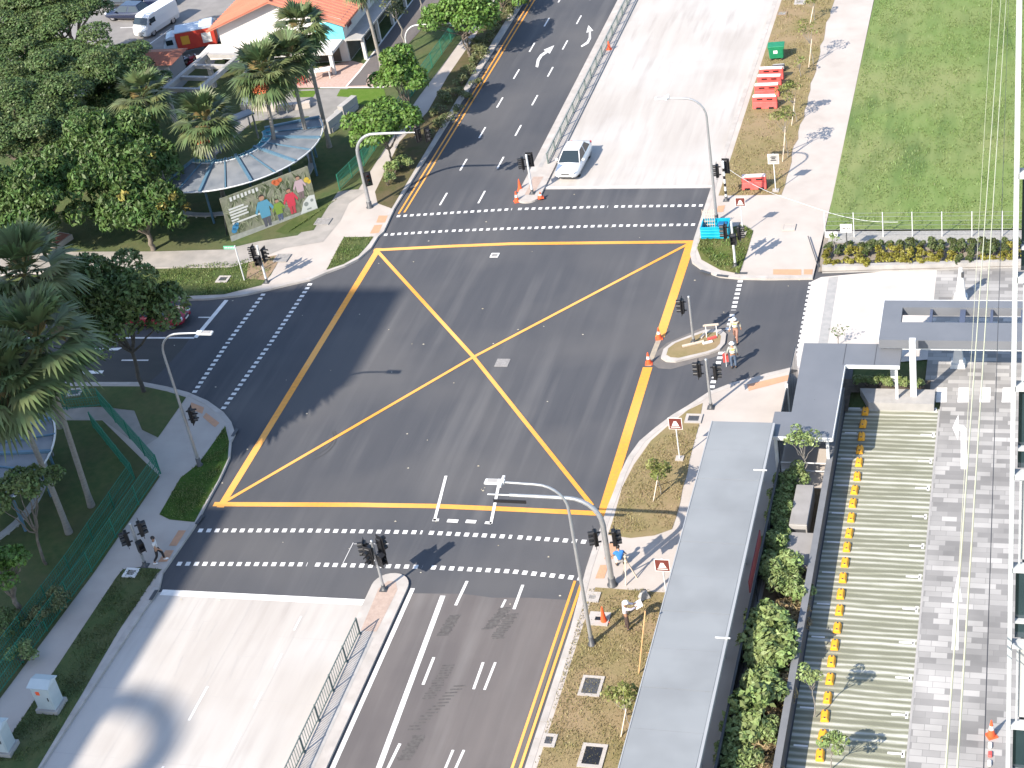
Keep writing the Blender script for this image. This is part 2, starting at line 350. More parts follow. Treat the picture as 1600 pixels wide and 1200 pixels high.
# lower right
grass('grass_verge', [(1098, 630), (1092, 665), (1085, 690), (1077, 720), (1074, 740), (1067, 762), (1063, 785), (1057, 807), (1050, 827), (1022, 837), (985, 841), (950, 836), (960, 805), (972, 762), (990, 727), (1017, 689), (1042, 667), (1075, 641)], GRASSB)
yv = W(930, 918, KZ).y
grass('grass_verge', [(-19.75, 10.), (-19.6, yv), (-15.4, yv - .1)] + [(-15.75 + rg.uniform(-.1, .1), yv - .6 - i * .9) for i in range(48)], GRASSB)
# tactile paving
for i, q in enumerate(([(592, 337), (606, 337), (602, 348), (588, 348)], [(585, 352), (598, 351), (592, 364), (578, 365)], [(279, 829), (291, 829), (276, 853), (264, 853)], [(259, 860), (272, 860), (261, 878), (247, 878)],
          [(299, 629), (319, 637), (316, 647), (296, 638)], [(322, 645), (343, 661), (336, 668), (317, 652)], [(1167, 601), (1232, 586), (1234, 594), (1170, 611)], [(1208, 421), (1252, 421), (1252, 430), (1208, 429)], [(1256, 421), (1270, 421), (1269, 429), (1256, 429)],
          [(952, 849), (965, 849), (957, 874), (944, 874)], [(938, 883), (951, 883), (944, 904), (930, 904)], [(1122, 322), (1133, 321), (1130, 331), (1119, 332)])):
    sheet('tactile_paving', [(p.x, p.y) for p in pts(q, KZ)], KZ + .014, TAC)
# ---- driveway, forecourt pavers, parking bays
sheet('driveway_concrete', pts([(1268, 440), (1283, 433), (1470, 416), (1470, 560), (1240, 580)]), .006, mat('driveway_slab', (.44, .41, .38), (.54, .5, .47), scale=.8, rough=.9, bump=.1, c3=(.33, .3, .28), s3=.5, amt3=.4))
sheet('drain_channel', pts([(1295, 434), (1310, 432), (1292, 545), (1277, 545)]), .012, mat('drain_grating', (.27, .27, .265), (.33, .32, .31), scale=3, rough=.8))
def pavers():
    m = bpy.data.materials.new('paver_bricks'); m.use_nodes = True; N = m.node_tree.nodes; L = m.node_tree.links; b = N['Principled BSDF']; b.inputs['Roughness'].default_value = .85
    tc = N.new('ShaderNodeTexCoord'); br = N.new('ShaderNodeTexBrick'); br.offset = .37; br.offset_frequency = 2; br.squash = 1.7; br.squash_frequency = 3
    br.inputs['Scale'].default_value = 1; br.inputs['Brick Width'].default_value = .72; br.inputs['Row Height'].default_value = .36; br.inputs['Mortar Size'].default_value = .012; br.inputs['Bias'].default_value = -.1
    br.inputs['Color1'].default_value = (.185, .18, .175, 1); br.inputs['Color2'].default_value = (.39, .378, .362, 1); br.inputs['Mortar'].default_value = (.2, .195, .19, 1)
    n = N.new('ShaderNodeTexNoise'); n.inputs['Scale'].default_value = .35; n.inputs['Detail'].default_value = 4
    mx = N.new('ShaderNodeMix'); mx.data_type = 'RGBA'; mx.blend_type = 'OVERLAY'; mx.inputs[0].default_value = .45
    L.new(tc.outputs['Object'], br.inputs['Vector']); L.new(tc.outputs['Object'], n.inputs['Vector']); L.new(br.outputs['Color'], mx.inputs[6]); L.new(n.outputs['Fac'], mx.inputs[7]); L.new(mx.outputs[2], b.inputs['Base Color'])
    return m
PXL = -4.42
PAV = pavers()
sheet('paver_driveway', [(PXL, 10), (14, 10), (14, W(1500, 411).y + .1), (W(1462, 440).x, W(1462, 415).y), (W(1462, 440).x, 74), (PXL, 74)], .010, PAV)
def stripes():
    m = bpy.data.materials.new('grass_paver_strips'); m.use_nodes = True; N = m.node_tree.nodes; L = m.node_tree.links; b = N['Principled BSDF']; b.inputs['Roughness'].default_value = .95
    tc = N.new('ShaderNodeTexCoord'); sp = N.new('ShaderNodeSeparateXYZ'); L.new(tc.outputs['Object'], sp.inputs[0])
    def noise(sc, st, det=4):
        mp = N.new('ShaderNodeMapping'); mp.inputs['Scale'].default_value = st; L.new(tc.outputs['Object'], mp.inputs[0]); n = N.new('ShaderNodeTexNoise'); n.inputs['Scale'].default_value = sc; n.inputs['Detail'].default_value = det; L.new(mp.outputs[0], n.inputs[0]); return n.outputs['Fac']
    def math_(op, a, c):
        x = N.new('ShaderNodeMath'); x.operation = op
        for s, v in ((x.inputs[0], a), (x.inputs[1], c)):
            if hasattr(v, 'is_linked'): L.new(v, s)
            else: s.default_value = v
        return x.outputs[0]
    ph = math_('ADD', math_('MULTIPLY', sp.outputs['Y'], 2 * math.pi / .36), math_('MULTIPLY', noise(.6, (.25, 1, 1)), 6.0))
    s1 = math_('SINE', ph, 0); s2 = math_('SINE', math_('MULTIPLY', sp.outputs['Y'], 2 * math.pi / 1.9), 0)
    f = math_('ADD', math_('ADD', math_('MULTIPLY', s1, .55), math_('MULTIPLY', s2, .22)), math_('MULTIPLY', math_('SUBTRACT', noise(1.6, (.35, 2.4, 1), 6), .5), 1.8))
    r = N.new('ShaderNodeValToRGB'); r.color_ramp.elements[0].position = .3; r.color_ramp.elements[0].color = (.16, .163, .12, 1); r.color_ramp.elements[1].position = .85; r.color_ramp.elements[1].color = (.42, .42, .375, 1)
    e = r.color_ramp.elements.new(.55); e.color = (.235, .238, .175, 1)
    L.new(math_('ADD', math_('MULTIPLY', f, .5), .5), r.inputs[0]); L.new(r.outputs[0], b.inputs['Base Color'])
    bp = N.new('ShaderNodeBump'); bp.inputs['Strength'].default_value = .6; bp.inputs['Distance'].default_value = .04; L.new(noise(14, (.6, 2, 1)), bp.inputs['Height']); L.new(bp.outputs[0], b.inputs['Normal'])
    return m
YP1 = 73.2
park = sheet('parking_bays', [(-9.25, 10), (PXL, 10), (PXL, YP1), (-9.25, YP1)], .014, stripes())
# ================================================================== ROAD MARKINGS (parts of the road they are painted on)
MZ = .010
def strip(b, line, w, z):
    line = [Vector((p[0], p[1], 0)) for p in line]; n = len(line); L = []; Rr = []
    for i in range(n):
        t0 = (line[i] - line[i - 1]).normalized() if i else None; t1 = (line[i + 1] - line[i]).normalized() if i < n - 1 else None
        t = ((t0 or t1) + (t1 or t0)).normalized(); nn = Vector((-t.y, t.x, 0)); L.append(line[i] + nn * w / 2); Rr.append(line[i] - nn * w / 2)
    for i in range(n - 1): b.add([(*L[i][:2], z), (*Rr[i][:2], z), (*Rr[i + 1][:2], z), (*L[i + 1][:2], z)], [(0, 1, 2, 3)])
def mark(name, lines, m, z=MZ, parent=road):
    b = MB()
    for l, w in lines: strip(b, pts(l) if isinstance(l[0][0], int) else l, w, z)
    return b.build(name, m, parent)
mark('yellow_box_edge', [([(592, 388), (344, 793)], .42)], YEL)
mark('yellow_box_edge', [([(584, 391), (700, 385), (800, 381), (1087, 378)], .34)], YEL, MZ + .003)
mark('yellow_box_edge', [([(1080, 377), (1031, 527)], .55), ([(1012, 574), (941, 806)], .55)], YEL)
mark('dust_covered_edge', [([(1030, 529), (1013, 572)], .3)], mat('dusty_paint', (.36, .3, .22), (.26, .23, .19), scale=4, rough=.9))
mark('yellow_box_edge', [([(334, 788), (560, 789), (680, 791), (800, 796), (946, 803)], .36)], YEL, MZ + .003)
mark('yellow_box_diagonal', [([(590, 393), (740, 558), (925, 790)], .24)], YEL, MZ + .006)
mark('yellow_box_diagonal', [([(1074, 382), (740, 558), (352, 784)], .22)], YEL, MZ + .009)
def dashes(line, per, dl, w):
    P = [Vector((*p[:2], 0)) for p in pts(line)]; out = []; acc = 0.0
    for i in range(len(P) - 1):
        d = P[i + 1] - P[i]; L = d.length; t = d / L; s = acc
        while s < L: out.append(([tuple((P[i] + t * s)[:2]), tuple((P[i] + t * min(s + dl, L))[:2])], w)); s += per
        acc = s - L
    return out
for l in ([(310, 829), (480, 829), (660, 832), (800, 839), (932, 848)], [(277, 881), (480, 882), (660, 886), (800, 893), (907, 904)], [(620, 338), (700, 333), (800, 327), (950, 323), (1107, 321)], [(600, 367), (700, 361), (800, 357), (950, 353), (1094, 351)],
          [(412, 459), (355, 537), (303, 614)], [(485, 443), (420, 540), (347, 641)], [(1157, 438), (1146, 485), (1137, 517)], [(1127, 550), (1110, 614)], [(1268, 441), (1244, 574)]):
    mark('crossing_line', dashes(l, .475, .25, .3), WHITE)
def vline(x, ys, L, w=.13): return [([(x, y - L / 2), (x, y + L / 2)], w) for y in ys]
mark('lane_line', vline(-39.05, [W(697, 311).y + 5.05 * i for i in range(22)], 1.75), WHITE)
mark('lane_line', vline(-36.32, [W(755, 308).y + 5.05 * i for i in range(22)], 1.75), WHITE)
mark('yellow_kerb_line', [([(-41.72, W(625, 334).y), (-41.72, 290)], .13)], YEL)
mark('yellow_kerb_line', [([(-41.36, W(632, 332).y), (-41.36, 290)], .13)], YEL)
mark('yellow_kerb_line', [([(-20.75, 12), (-20.75, W(903, 908).y)], .13)], YEL, MZ + .002)
mark('yellow_kerb_line', [([(-20.4, 12), (-20.4, W(910, 908).y)], .13)], YEL, MZ + .002)
mark('stop_line', [([(-41.9, 55.75), (-30.9, 55.95)], .42)], WHITE)
mark('stop_line', [([(-32.05, W(855, 293).y), (-20.3, W(1110, 291).y)], .22)], WHITE)
mark('stop_line', [([(354, 469), (305, 528)], .3)], WHITE)
mark('edge_line', [([(-28.72, 12), (-28.72, ytip - .9)], .22)], WHITE)
mark('turning_lane_line', [([(692, 931), (592, 1200), (560, 1286)], .26)], WHITE)
mark('lane_line', [([(730, 908), (712, 946)], .15), ([(678, 1027), (661, 1070)], .14), ([(625, 1162), (605, 1203)], .14)], WHITE)
mark('lane_line', [([(817, 914), (803, 952)], .15), ([(790, 937), (783, 951)], .12), ([(755, 1035), (740, 1077)], .13), ([(774, 1035), (757, 1078)], .12), ([(708, 1172), (695, 1203)], .12), ([(725, 1172), (711, 1203)], .12)], WHITE)
mark('street_centre_line', [([(-300, 528), (-60, 528)], .13), ([(-20, 528), (62, 528)], .13), ([(75, 528), (150, 528)], .13), ([(178, 528), (304, 528)], .17)], WHITE)
mark('lane_line', [([(310, 496), (328, 496)], .12), ([(150, 496), (170, 496)], .12), ([(60, 496), (110, 496)], .12), ([(190, 563), (232, 563)], .12)], WHITE)
mark('give_way_bracket', [([(697, 744), (679, 814)], .16), ([(781, 750), (767, 819)], .16), ([(676, 813), (686, 813)], .2), ([(699, 814), (716, 815)], .26), ([(728, 815), (744, 816)], .26), ([(758, 817), (768, 818)], .2)], WHITE, MZ + .016)
mark('chalk_marking', [([(553, 850), (607, 850)], .03), ([(552, 848), (535, 882)], .03), ([(600, 852), (580, 885)], .03)], WHITE)
def arrow(name, polys, parent=road, z=MZ):
    b = MB()
    for q in polys: b.poly([(p.x, p.y, z) for p in pts(q)])
    o = b.build(name, WHITE, parent)
    return o
C3 = lambda l: [(800 + a / 4, b / 4) for a, b in l]
arrow('turn_arrow', [C3([(147, 418), (163, 422), (172, 380), (190, 352), (222, 330), (212, 318), (176, 342), (156, 372)]), C3([(265, 283), (198, 312), (236, 336)])])
arrow('turn_arrow', [C3([(430, 288), (436, 295), (478, 272), (494, 240), (492, 200), (481, 200), (480, 236), (466, 262)]), C3([(478, 158), (464, 206), (508, 192)])])
C5 = lambda l: [(a / 4, 300 + b / 4) for a, b in l]
arrow('turn_arrow', [C5([(445, 983), (520, 968), (512, 978), (700, 976), (770, 972), (735, 990), (520, 990), (510, 998)])])
arrow('turn_arrow', [C5([(320, 1118), (390, 1120), (420, 1132), (500, 1118), (650, 1116), (640, 1134), (505, 1140), (440, 1154), (395, 1150), (400, 1138), (322, 1136)])])
# parking marks
b = MB()
bays = [(1453, 641), (1450, 676), (1447, 713), (1443, 752), (1440, 792), (1436, 837), (1432, 886), (1428, 940), (1425, 996), (1421, 1054), (1417, 1115), (1413, 1179)]
ys = [W(a, c).y for a, c in bays]; step = (ys[0] - ys[-1]) / (len(ys) - 1)
for i in range(16):
    y = ys[0] - i * step
    strip(b, [(-5.25, y), (-4.62, y)], .13, .020); strip(b, [(-4.62, y - .2), (-4.62, y + .2)], .12, .020); strip(b, [(-9.1, y), (-8.5, y)], .1, .020)
b.build('bay_tick_marks', WHITE, park)
b = MB(); strip(b, [(PXL - .02, 11), (PXL - .02, YP1)], .1, .022); b.build('bay_edge_kerb', CONCG, park)
pd = [o for o in bpy.data.objects if o.name == 'paver_driveway'][0]
C8 = lambda l: [(1200 + a / 4, 600 + b / 4) for a, b in l]
b = MB()
for q in (C8([(1205, 533), (1245, 535), (1240, 280), (1222, 258), (1192, 256), (1192, 286), (1205, 300)]), C8([(1190, 192), (1152, 275), (1187, 352), (1193, 270)])):
    b.poly([(p.x, p.y, .018) for p in pts(q)])
b.build('turn_arrow', WHITE, pd)
C9 = lambda l: [(1200 + a / 4, 900 + b / 4) for a, b in l]
b = MB()
for q in (C9([(1146, 464), (1190, 465), (1194, 165), (1166, 165)]), C9([(1150, 163), (1215, 163), (1188, -10)])): b.poly([(p.x, p.y, .018) for p in pts(q)])
b.build('straight_arrow', WHITE, pd)
for x in (1463, 1497, 1531, 1566):
    b = MB(); b.poly([(p.x, p.y, .018) for p in pts([(x + 1, 606), (x + 17, 606), (x + 16, 629), (x - 1, 629)])]); b.build('crossing_block', WHITE, pd)
# tyre scuffs on the worn lanes
b = MB(); rg = random.Random(5)
for (x0, y0, x1, y1) in ((700, 1040, 668, 1095), (718, 1072, 640, 1145), (790, 950, 760, 985), (712, 962, 690, 995), (800, 960, 775, 1000), (655, 1150, 628, 1190)):
    n = 14
    for i in range(n):
        f = i / n; p = W(x0 + (x1 - x0) * f + rg.uniform(-2, 2), y0 + (y1 - y0) * f); strip(b, [(p.x - .28, p.y - .05), (p.x + .28, p.y + .05)], .09, MZ + .002)
b.build('tyre_scuffs', mat('tyre_rubber_stain', (.06, .055, .055), (.1, .095, .092), scale=6, rough=.9), road)
b = MB(); rg = random.Random(9)
for cx, cy, r in ((478, 690, 1.6), (474, 692, 1.9)):
    p = W(cx, cy); strip(b, [(p.x + r * math.cos(a), p.y + r * math.sin(a)) for a in [-.9 + .12 * i for i in range(14)]], .1, MZ - .002)
b.build('tyre_marks', mat('tyre_mark_faint', (.045, .045, .048), (.055, .055, .057), scale=6, rough=.9), road)
# slab joints and loop-detector cuts in the pale concrete
b = MB()
for i in range(6): y = 53.2 - i * 4.2; strip(b, [(-42.3, y), (-30.9, y)], .025, .008)
for x in (-39.6, -36.7, -33.6): strip(b, [(x, 12), (x, 55.5)], .02, .008)
for i in range(22): y = 101 + i * 8.5; strip(b, [(-32, y), (-20.3, y)], .03, .008)
for x in (-29.3, -26.2, -23.3): strip(b, [(x, 98.5), (x, 290)], .02, .008)
for q in ([(318, 971), (340, 971), (322, 1001), (302, 1003), (318, 971)], [(285, 1026), (330, 1026), (318, 1058), (272, 1058), (285, 1026)], [(372, 1026), (415, 1026), (402, 1062), (358, 1062), (372, 1026)]): strip(b, [tuple(p[:2]) for p in pts(q)], .03, .008)
b.build('slab_joints', mat('joint_sealant', (.36, .34, .325), rough=.9), road)
mark('concrete_lane_dashes', vline(-33.75, [54.2 - 2.6 * i for i in range(14)], 1.0, .1) + vline(-36.6, [48.5 - 5 * i for i in range(7)], 2.2, .12), WHITE, .012)
# ---- ground covers (inspection chambers)
def chamber(name, px, py, w, d, rz, label, fr=KERB, cv=DARK, f=.16):
    p = W(px, py, KZ); b = MB(); z = KZ + .02; e = empty(name, (p.x, p.y, z), rz, label, 'manhole cover', 'inspection covers set in the verges')
    o = MB(); o.box((0, -d / 2 + f / 2, .03), (w, f, .06)); o.box((0, d / 2 - f / 2, .03), (w, f, .06)); o.box((-w / 2 + f / 2, 0, .03), (f, d - 2 * f, .06)); o.box((w / 2 - f / 2, 0, .03), (f, d - 2 * f, .06)); o.build('frame', fr, e)
    o = MB(); o.box((0, 0, .02), (w - 2 * f, d - 2 * f, .04)); o.box((-w * .15, 0, .045), (.06, .1, .02)); o.box((w * .15, 0, .045), (.06, .1, .02)); o.build('cover', cv, e)
CG = mat('cover_grey', (.2, .19, .185), (.27, .26, .25), scale=8, rough=.8)
for a in (('manhole_cover', 1084, 655, .9, .8, 0, 'grey square cover at the narrow tip of the brown kerb verge'), ('manhole_cover', 924, 1073, 1.0, 1.25, 0, 'dark plain cover in the brown verge beside the long grey roof', KERB, DARK, .14), ('manhole_cover', 858, 1158, .65, .75, 0, 'small pale cover close to the kerb of the worn lanes'), ('manhole_cover', 926, 1182, 1.1, 1.35, 0, 'black cover with pale frame at the bottom edge of the brown verge', KERB, BLACK, .17),
          ('manhole_cover', 936, 968, 1.0, .9, 0, 'pale concrete cover with a small black hatch under the orange cone', KERB, BLACK, .32), ('manhole_cover', 926, 934, .7, .7, 0, 'small pale frame cover beside the foot of the tall curved lamp', KERB, CG, .2), ('manhole_cover', 349, 437, .85, .8, 0, 'dark cover with pale rim in the grass beside the street name pole'),
          ('manhole_cover', 117, 614, .9, .85, .2, 'shaded cover with broken pale rim in the left verge'), ('manhole_cover', 205, 896, .75, .7, 0, 'white rimmed cover in the shaded verge behind the walking pedestrian', WHITE, CG, .16), ('manhole_cover', 441, 404, 1.0, 1.0, 0, 'grey cover in the pale corner pavement near the signal pole', CG, CG, .1),
          ('manhole_cover', 505, 347, 1.1, .9, 0, 'plain grey cover set in the old path near the banner', CG, CG, .08), ('manhole_cover', 1250, 4, .9, 1.0, 0, 'pale framed cover at the far end of the right verge', KERB, CG, .2), ('manhole_cover', 1222, 22, .8, .8, 0, 'dull brown cover in the far right verge near the concrete road', EARTH, CG, .12), ('manhole_cover', 1233, 356, .8, .8, 0, 'pale cover flush with the wide right footpath', PATH, PATH, .06)):
    chamber(*a)
for px, py, w, m in ((773, 399, .55, WHITE), (785, 567, .8, CG)):
    p = W(px, py); b = MB(); b.box((0, 0, .009), (w, w, .018)); b.box((0, 0, .02), (w * .7, w * .7, .012), 0, 1); o = b.build('manhole_cover', [m, CG]); o.location = (p.x, p.y, .002)
    tag(o, 'small white rimmed cover in the box junction near its far edge' if m is WHITE else 'grey square cover in the road near the crossing of the yellow diagonals', 'manhole cover', 'inspection covers set in the verges')
# ================================================================== STREET FURNITURE
LENS = [mat('lens_red_unlit', (.12, .01, .01), rough=.25), mat('lens_amber_unlit', (.14, .06, .01), rough=.25), mat('lens_green_unlit', (.01, .07, .03), rough=.25)]
def signal_head(parent, loc, yaw, k=.8, back=True):
    """three-lens head; its face looks along local +X before the yaw"""
    M3 = Matrix.Rotation(yaw, 3, 'Z'); loc = Vector(loc)
    T = lambda p: loc + M3 @ (Vector(p) * k)
    b = MB(); b.box(loc, (.26 * k, .4 * k, 1.12 * k), yaw, bev=.03)
    if back: b.box(T((.05, 0, 0)), (.03 * k, .62 * k, 1.36 * k), yaw)
    b.bar(T((-.12, 0, .35)), T((-.3, 0, .35)), .06); b.bar(T((-.12, 0, -.35)), T((-.3, 0, -.35)), .06)
    h = b.build('signal_head', BLACK, parent)
    for i, z in enumerate((.36, 0, -.36)):
        v = MB(); n = 9; r = .165
        vs = []; fs = []
        for j in range(n):
            a = math.pi * (-.1 + 1.2 * j / (n - 1))
            for x, rr in ((.1, r), (.42, r * .96)): vs.append(T((x, rr * math.cos(a), z + rr * math.sin(a))))
        for j in range(n - 1): fs.append((2 * j, 2 * j + 1, 2 * j + 3, 2 * j + 2))
        v.add(vs, fs, 0, True); v.build('visor', BLACK, h)
        l = MB(); c = [T((.135, .14 * math.cos(2 * math.pi * q / 12), z + .14 * math.sin(2 * math.pi * q / 12))) for q in range(12)]; l.poly(c); l.build('lens', LENS[i], h)
    return h
def ped_head(parent, loc, yaw):
    M3 = Matrix.Rotation(yaw, 3, 'Z'); loc = Vector(loc); T = lambda p: loc + M3 @ Vector(p)
    b = MB(); b.box(loc, (.22, .34, .7), yaw, bev=.02); b.bar(T((-.1, 0, .1)), T((-.26, 0, .1)), .05)
    for z in (.17, -.17): b.box(T((.2, 0, z + .15)), (.2, .3, .02), yaw); b.box(T((.2, .15, z)), (.2, .02, .3), yaw); b.box(T((.2, -.15, z)), (.2, .02, .3), yaw)
    return b.build('crossing_head', BLACK, parent)
def signal(px, py, top, heads, label, pole=STEEL, peds=(), z=KZ, r=.075, bands=False):
    p = W(px, py, z); H = hgt(W(px, py, 0), *top) - z
    e = empty('traffic_signal', p, 0, label, 'traffic light', 'traffic lights around the junction')
    b = MB(); b.tube([(0, 0, 0), (0, 0, H)], [r, r * .92], 10); b.lathe([(r * 1.02, H), (r * .8, H + .05), (.01, H + .07)], n=10); b.build('pole', pole, e)
    b = MB(); b.lathe([(.16, 0), (.16, .05), (.1, .06), (.1, .3)], n=10); b.box((0, 0, .01), (.4, .4, .02)); b.build('pole_base', DARK, e)
    if bands:
        b = MB()
        for i in range(4): b.tube([(0, 0, .5 + i * .55), (0, 0, .72 + i * .55)], r + .006, 10)
        b.build('black_band', BLACK, e)
    for dx, dy, z_, yaw in heads: signal_head(e, (dx, dy, H - z_), R_(yaw))
    for dx, dy, z_, yaw in peds: ped_head(e, (dx, dy, H - z_), R_(yaw))
    return e
signal(832, 302, (824, 240), [(-.3, -.1, .55, 200), (.1, .3, .5, 95)], 'traffic light on the narrow tip of the far median', PALE)
signal(1135, 313, (1129, 250), [(-.4, -.1, .6, 185), (.1, .32, .5, 85)], 'traffic light on a black and white banded pole behind the far right lamp', PALE, bands=True)
signal(1149, 416, (1141, 345), [(-.42, 0, .6, 180), (.42, 0, .7, 0)], 'traffic light with two heads beside the blue open container', PALE, peds=[(.1, -.28, 1.0, -90)])
signal(1084, 536, (1075, 461), [(-.42, 0, .62, 182)], 'traffic light with one head on the small island in the side road')
signal(1111, 637, (1102, 559), [(-.42, 0, .62, 182), (.42, .05, .8, 5)], 'traffic light with two heads on the kerb below the small island')
signal(600, 921, (586, 843), [(-.38, -.08, .42, 195), (-.12, -.36, .6, 255), (.3, .2, .4, 60)], 'traffic light with a cluster of heads on the near median tip', peds=[(-.3, .3, 1.0, 150), (.32, -.15, 1.0, -30)])
signal(227, 884, (206, 816), [(-.32, -.25, .75, 215), (.3, .25, .5, 40)], 'traffic light with two heads behind the walking pedestrian on the left footpath', peds=[(.26, -.2, 1.3, -40)])
signal(417, 441, (402, 382), [(-.36, 0, .5, 180), (.36, -.05, .6, -10)], 'traffic light on the upper left corner beside the street name pole', PALE, peds=[(0, -.3, .9, -90)])
# ---- mast arms carrying nothing but a thin end piece
def mast(px, py, bend, end, label, sleeve=True, r=.14):
    p = W(px, py, KZ); base = W(px, py, 0); e = empty('signal_mast', p, 0, label, 'signal mast')
    q = onY(end[0], end[1], base.y); zt = q.z - KZ; L = q.x - base.x; s = 1 if L > 0 else -1; rb = 1.5
    zb = zt - rb
    line = [(0, 0, 0), (0, 0, zb * .55), (0, 0, zb)] + [(s * (rb - rb * math.cos(a)), 0, zb + rb * math.sin(a)) for a in [math.pi / 2 * i / 7 for i in range(1, 8)]] + [(L * .6, 0, zt + .02), (L * .8, 0, zt + .03)]
    b = MB(); rr = [r, r * .95] + [r * .95 * (1 - .04 * i) for i in range(len(line) - 2)]; b.tube(line, rr, 12); b.build('bent_pole', STEEL, e)
    b = MB(); b.tube([(L * .78, 0, zt + .03), (L, 0, zt + .03)], .05, 8); b.build('end_tube', STEEL, e)
    b = MB(); b.lathe([(.26, 0), (.26, .04), (.18, .05), (.18, .45), (.14, .47)], n=12); b.build('pole_base', DARK, e)
    return e, p, L, zt, s
m1, p1_, L1, z1_, s1_ = mast(957, 914, 0, (762, 770), 'curved grey signal mast standing on the pale pavement, arm over the near crossing')
m2, p2_, L2, z2_, s2_ = mast(578, 324, 0, (655, 205), 'curved pale signal mast by the upper left footpath, arm reaching over the verge')
b = MB(); b.box((L1 * .8, -.12, z1_ - .25), (1.6, .06, .16)); b.build('dark_strip', BLACK, m1)  # thin black strip below the arm
def hung_signal(e_loc, heads, label, peds=()):
    e = empty('traffic_signal', e_loc, 0, label, 'traffic light', 'traffic lights around the junction')
    for h in heads: signal_head(e, h[:3], R_(h[3]))
    for h in peds: ped_head(e, h[:3], R_(h[3]))
    return e
hung_signal((p1_.x, p1_.y, KZ + 2.9), [(-.42, -.1, .1, 200), (.42, .1, 0, 15)], 'traffic light clamped to the curved mast on the near right pavement')
hung_signal((p2_.x, p2_.y, KZ + 2.3), [(.38, -.1, 0, -60)], 'traffic light clamped low on the upper left curved mast')
hung_signal((p2_.x + L2, p2_.y, z2_ + .2), [(-.1, 0, -.2, 150), (.5, 0, -.2, -30)], 'pair of signal heads hanging at the end of the upper left mast arm')
# ---- street lamps
def lamp(px, py, head, label, r=.1, rb=1.3, col=STEEL, hl=.8, two=False):
    p = W(px, py, KZ); base = W(px, py, 0); e = empty('street_lamp', p, 0, label, 'street lamp', 'curved street lamps')
    q = onY(head[0], head[1], base.y); zt = q.z - KZ; L = q.x - base.x; s = 1 if L > 0 else -1; zb = zt - rb
    line = [(0, 0, 0), (0, 0, zb * .45), (0, 0, zb)] + [(s * (rb - rb * math.cos(a)), 0, zb + rb * math.sin(a)) for a in [math.pi / 2 * i / 7 for i in range(1, 8)]] + [(L, 0, zt + .06)]
    rr = [r, r * .85, r * .68] + [r * .62] * 7 + [r * .5]
    b = MB(); b.tube(line, rr, 10); b.build('curved_pole', col, e)
    b = MB(); b.box((L + s * hl * .5, 0, zt + .06), (hl, .34, .11), bev=.04); b.box((L + s * .05, 0, zt + .08), (.3, .2, .16)); h = b.build('lamp_head', PALE, e)
    b = MB(); b.box((L + s * hl * .55, 0, zt + .118), (hl * .6, .22, .02)); b.build('heat_sink', CONCG, h)
    if two:
        b = MB(); b.box((L + s * .02, 0, zt + .1), (.12, .75, .08)); b.build('cross_bracket', PALE, e)
    b = MB(); b.lathe([(.2, 0), (.2, .04), (.13, .05), (.13, .5), (.1, .52)], n=12); b.build('pole_base', DARK, e)
    return e, p
l1, lp1 = lamp(312, 727, (310, 519), 'curved street lamp on the shaded left corner, head over the side street')
l2, lp2 = lamp(925, 1007, (785, 752), 'tallest curved street lamp rising from the brown verge by the cone', two=True)
l3, lp3 = lamp(1120, 346, (1043, 152), 'curved street lamp behind the blue container, head over the pale road', two=True)
l4, lp4 = lamp(641, 100, (690, 35), 'curved pale street lamp beyond the round trees in the upper left', r=.09, col=PALE)
hung_signal((lp1.x, lp1.y, KZ + 3.6), [(.42, .1, -.2, 10)], 'black signal head clamped to the shaded left lamp pole')
# ---- signs
BROWN = mat('sign_brown', (.13, .03, .024), rough=.5)
BLUE = mat('sign_blue', (.02, .12, .5), rough=.5)
def square_sign(px, py, top, label, face=-90, back=False, s=.72):
    p = W(px, py, KZ); H = hgt(W(px, py, 0), *top) - KZ; e = empty('road_sign', p, R_(face + 90), label, 'road sign', 'brown square road signs')
    b = MB(); b.tube([(0, .04, 0), (0, .04, H)], .035, 8); b.build('post', PALE, e)
    b = MB(); b.box((0, 0, H - s / 2), (s, .02, s)); pl = b.build('sign_plate', WHITE, e)
    b = MB(); b.box((0, -.013, H - s / 2), (s * .9, .006, s * .9)); b.build('sign_field', BROWN if not back else CONCG, pl)
    b = MB(); z0 = H - s * .78
    if not back:
        b.add([(-s * .27, -.018, z0 + .06), (s * .27, -.018, z0 + .06), (s * .09, -.018, z0 + s * .5), (-s * .09, -.018, z0 + s * .5)], [(0, 1, 2, 3)])
        b.add([(-s * .34, -.018, z0 - .04), (s * .34, -.018, z0 - .04), (s * .34, -.018, z0 + .01), (-s * .34, -.018, z0 + .01)], [(0, 1, 2, 3)])
    else:
        for zz, w in ((.12, .3), (.3, .22), (.44, .3)): b.add([(-s * w, -.018, z0 + s * zz), (s * w, -.018, z0 + s * zz), (s * w * .7, -.018, z0 + s * (zz + .1)), (-s * w * .5, -.018, z0 + s * (zz + .1))], [(0, 1, 2, 3)])
    b.build('sign_symbol', WHITE if not back else BLACK, pl)
    b = MB(); b.box((0, .04, .04), (.42, .42, .08)); b.build('footing', KERB, e)
    return e
square_sign(1062, 718, (1055, 650), 'brown square sign above the sapling on the near right kerb corner')
square_sign(1043, 944, (1037, 871), 'brown square sign beside the walkway roof, next to the curved mast')
square_sign(1161, 366, (1156, 306), 'brown square sign behind the blue container on the far right corner', s=.62)
square_sign(1212, 299, (1207, 238), 'pale square sign with a dark pattern on the far right verge', back=True)
p = W(382, 438, KZ); H = hgt(W(382, 438, 0), 366, 384); e = empty('street_name_sign', p, 0, 'white pole with a small green street name board on the upper left corner', 'street sign')
b = MB(); b.tube([(0, 0, 0), (0, 0, H)], .045, 8); b.build('post', PALE, e)
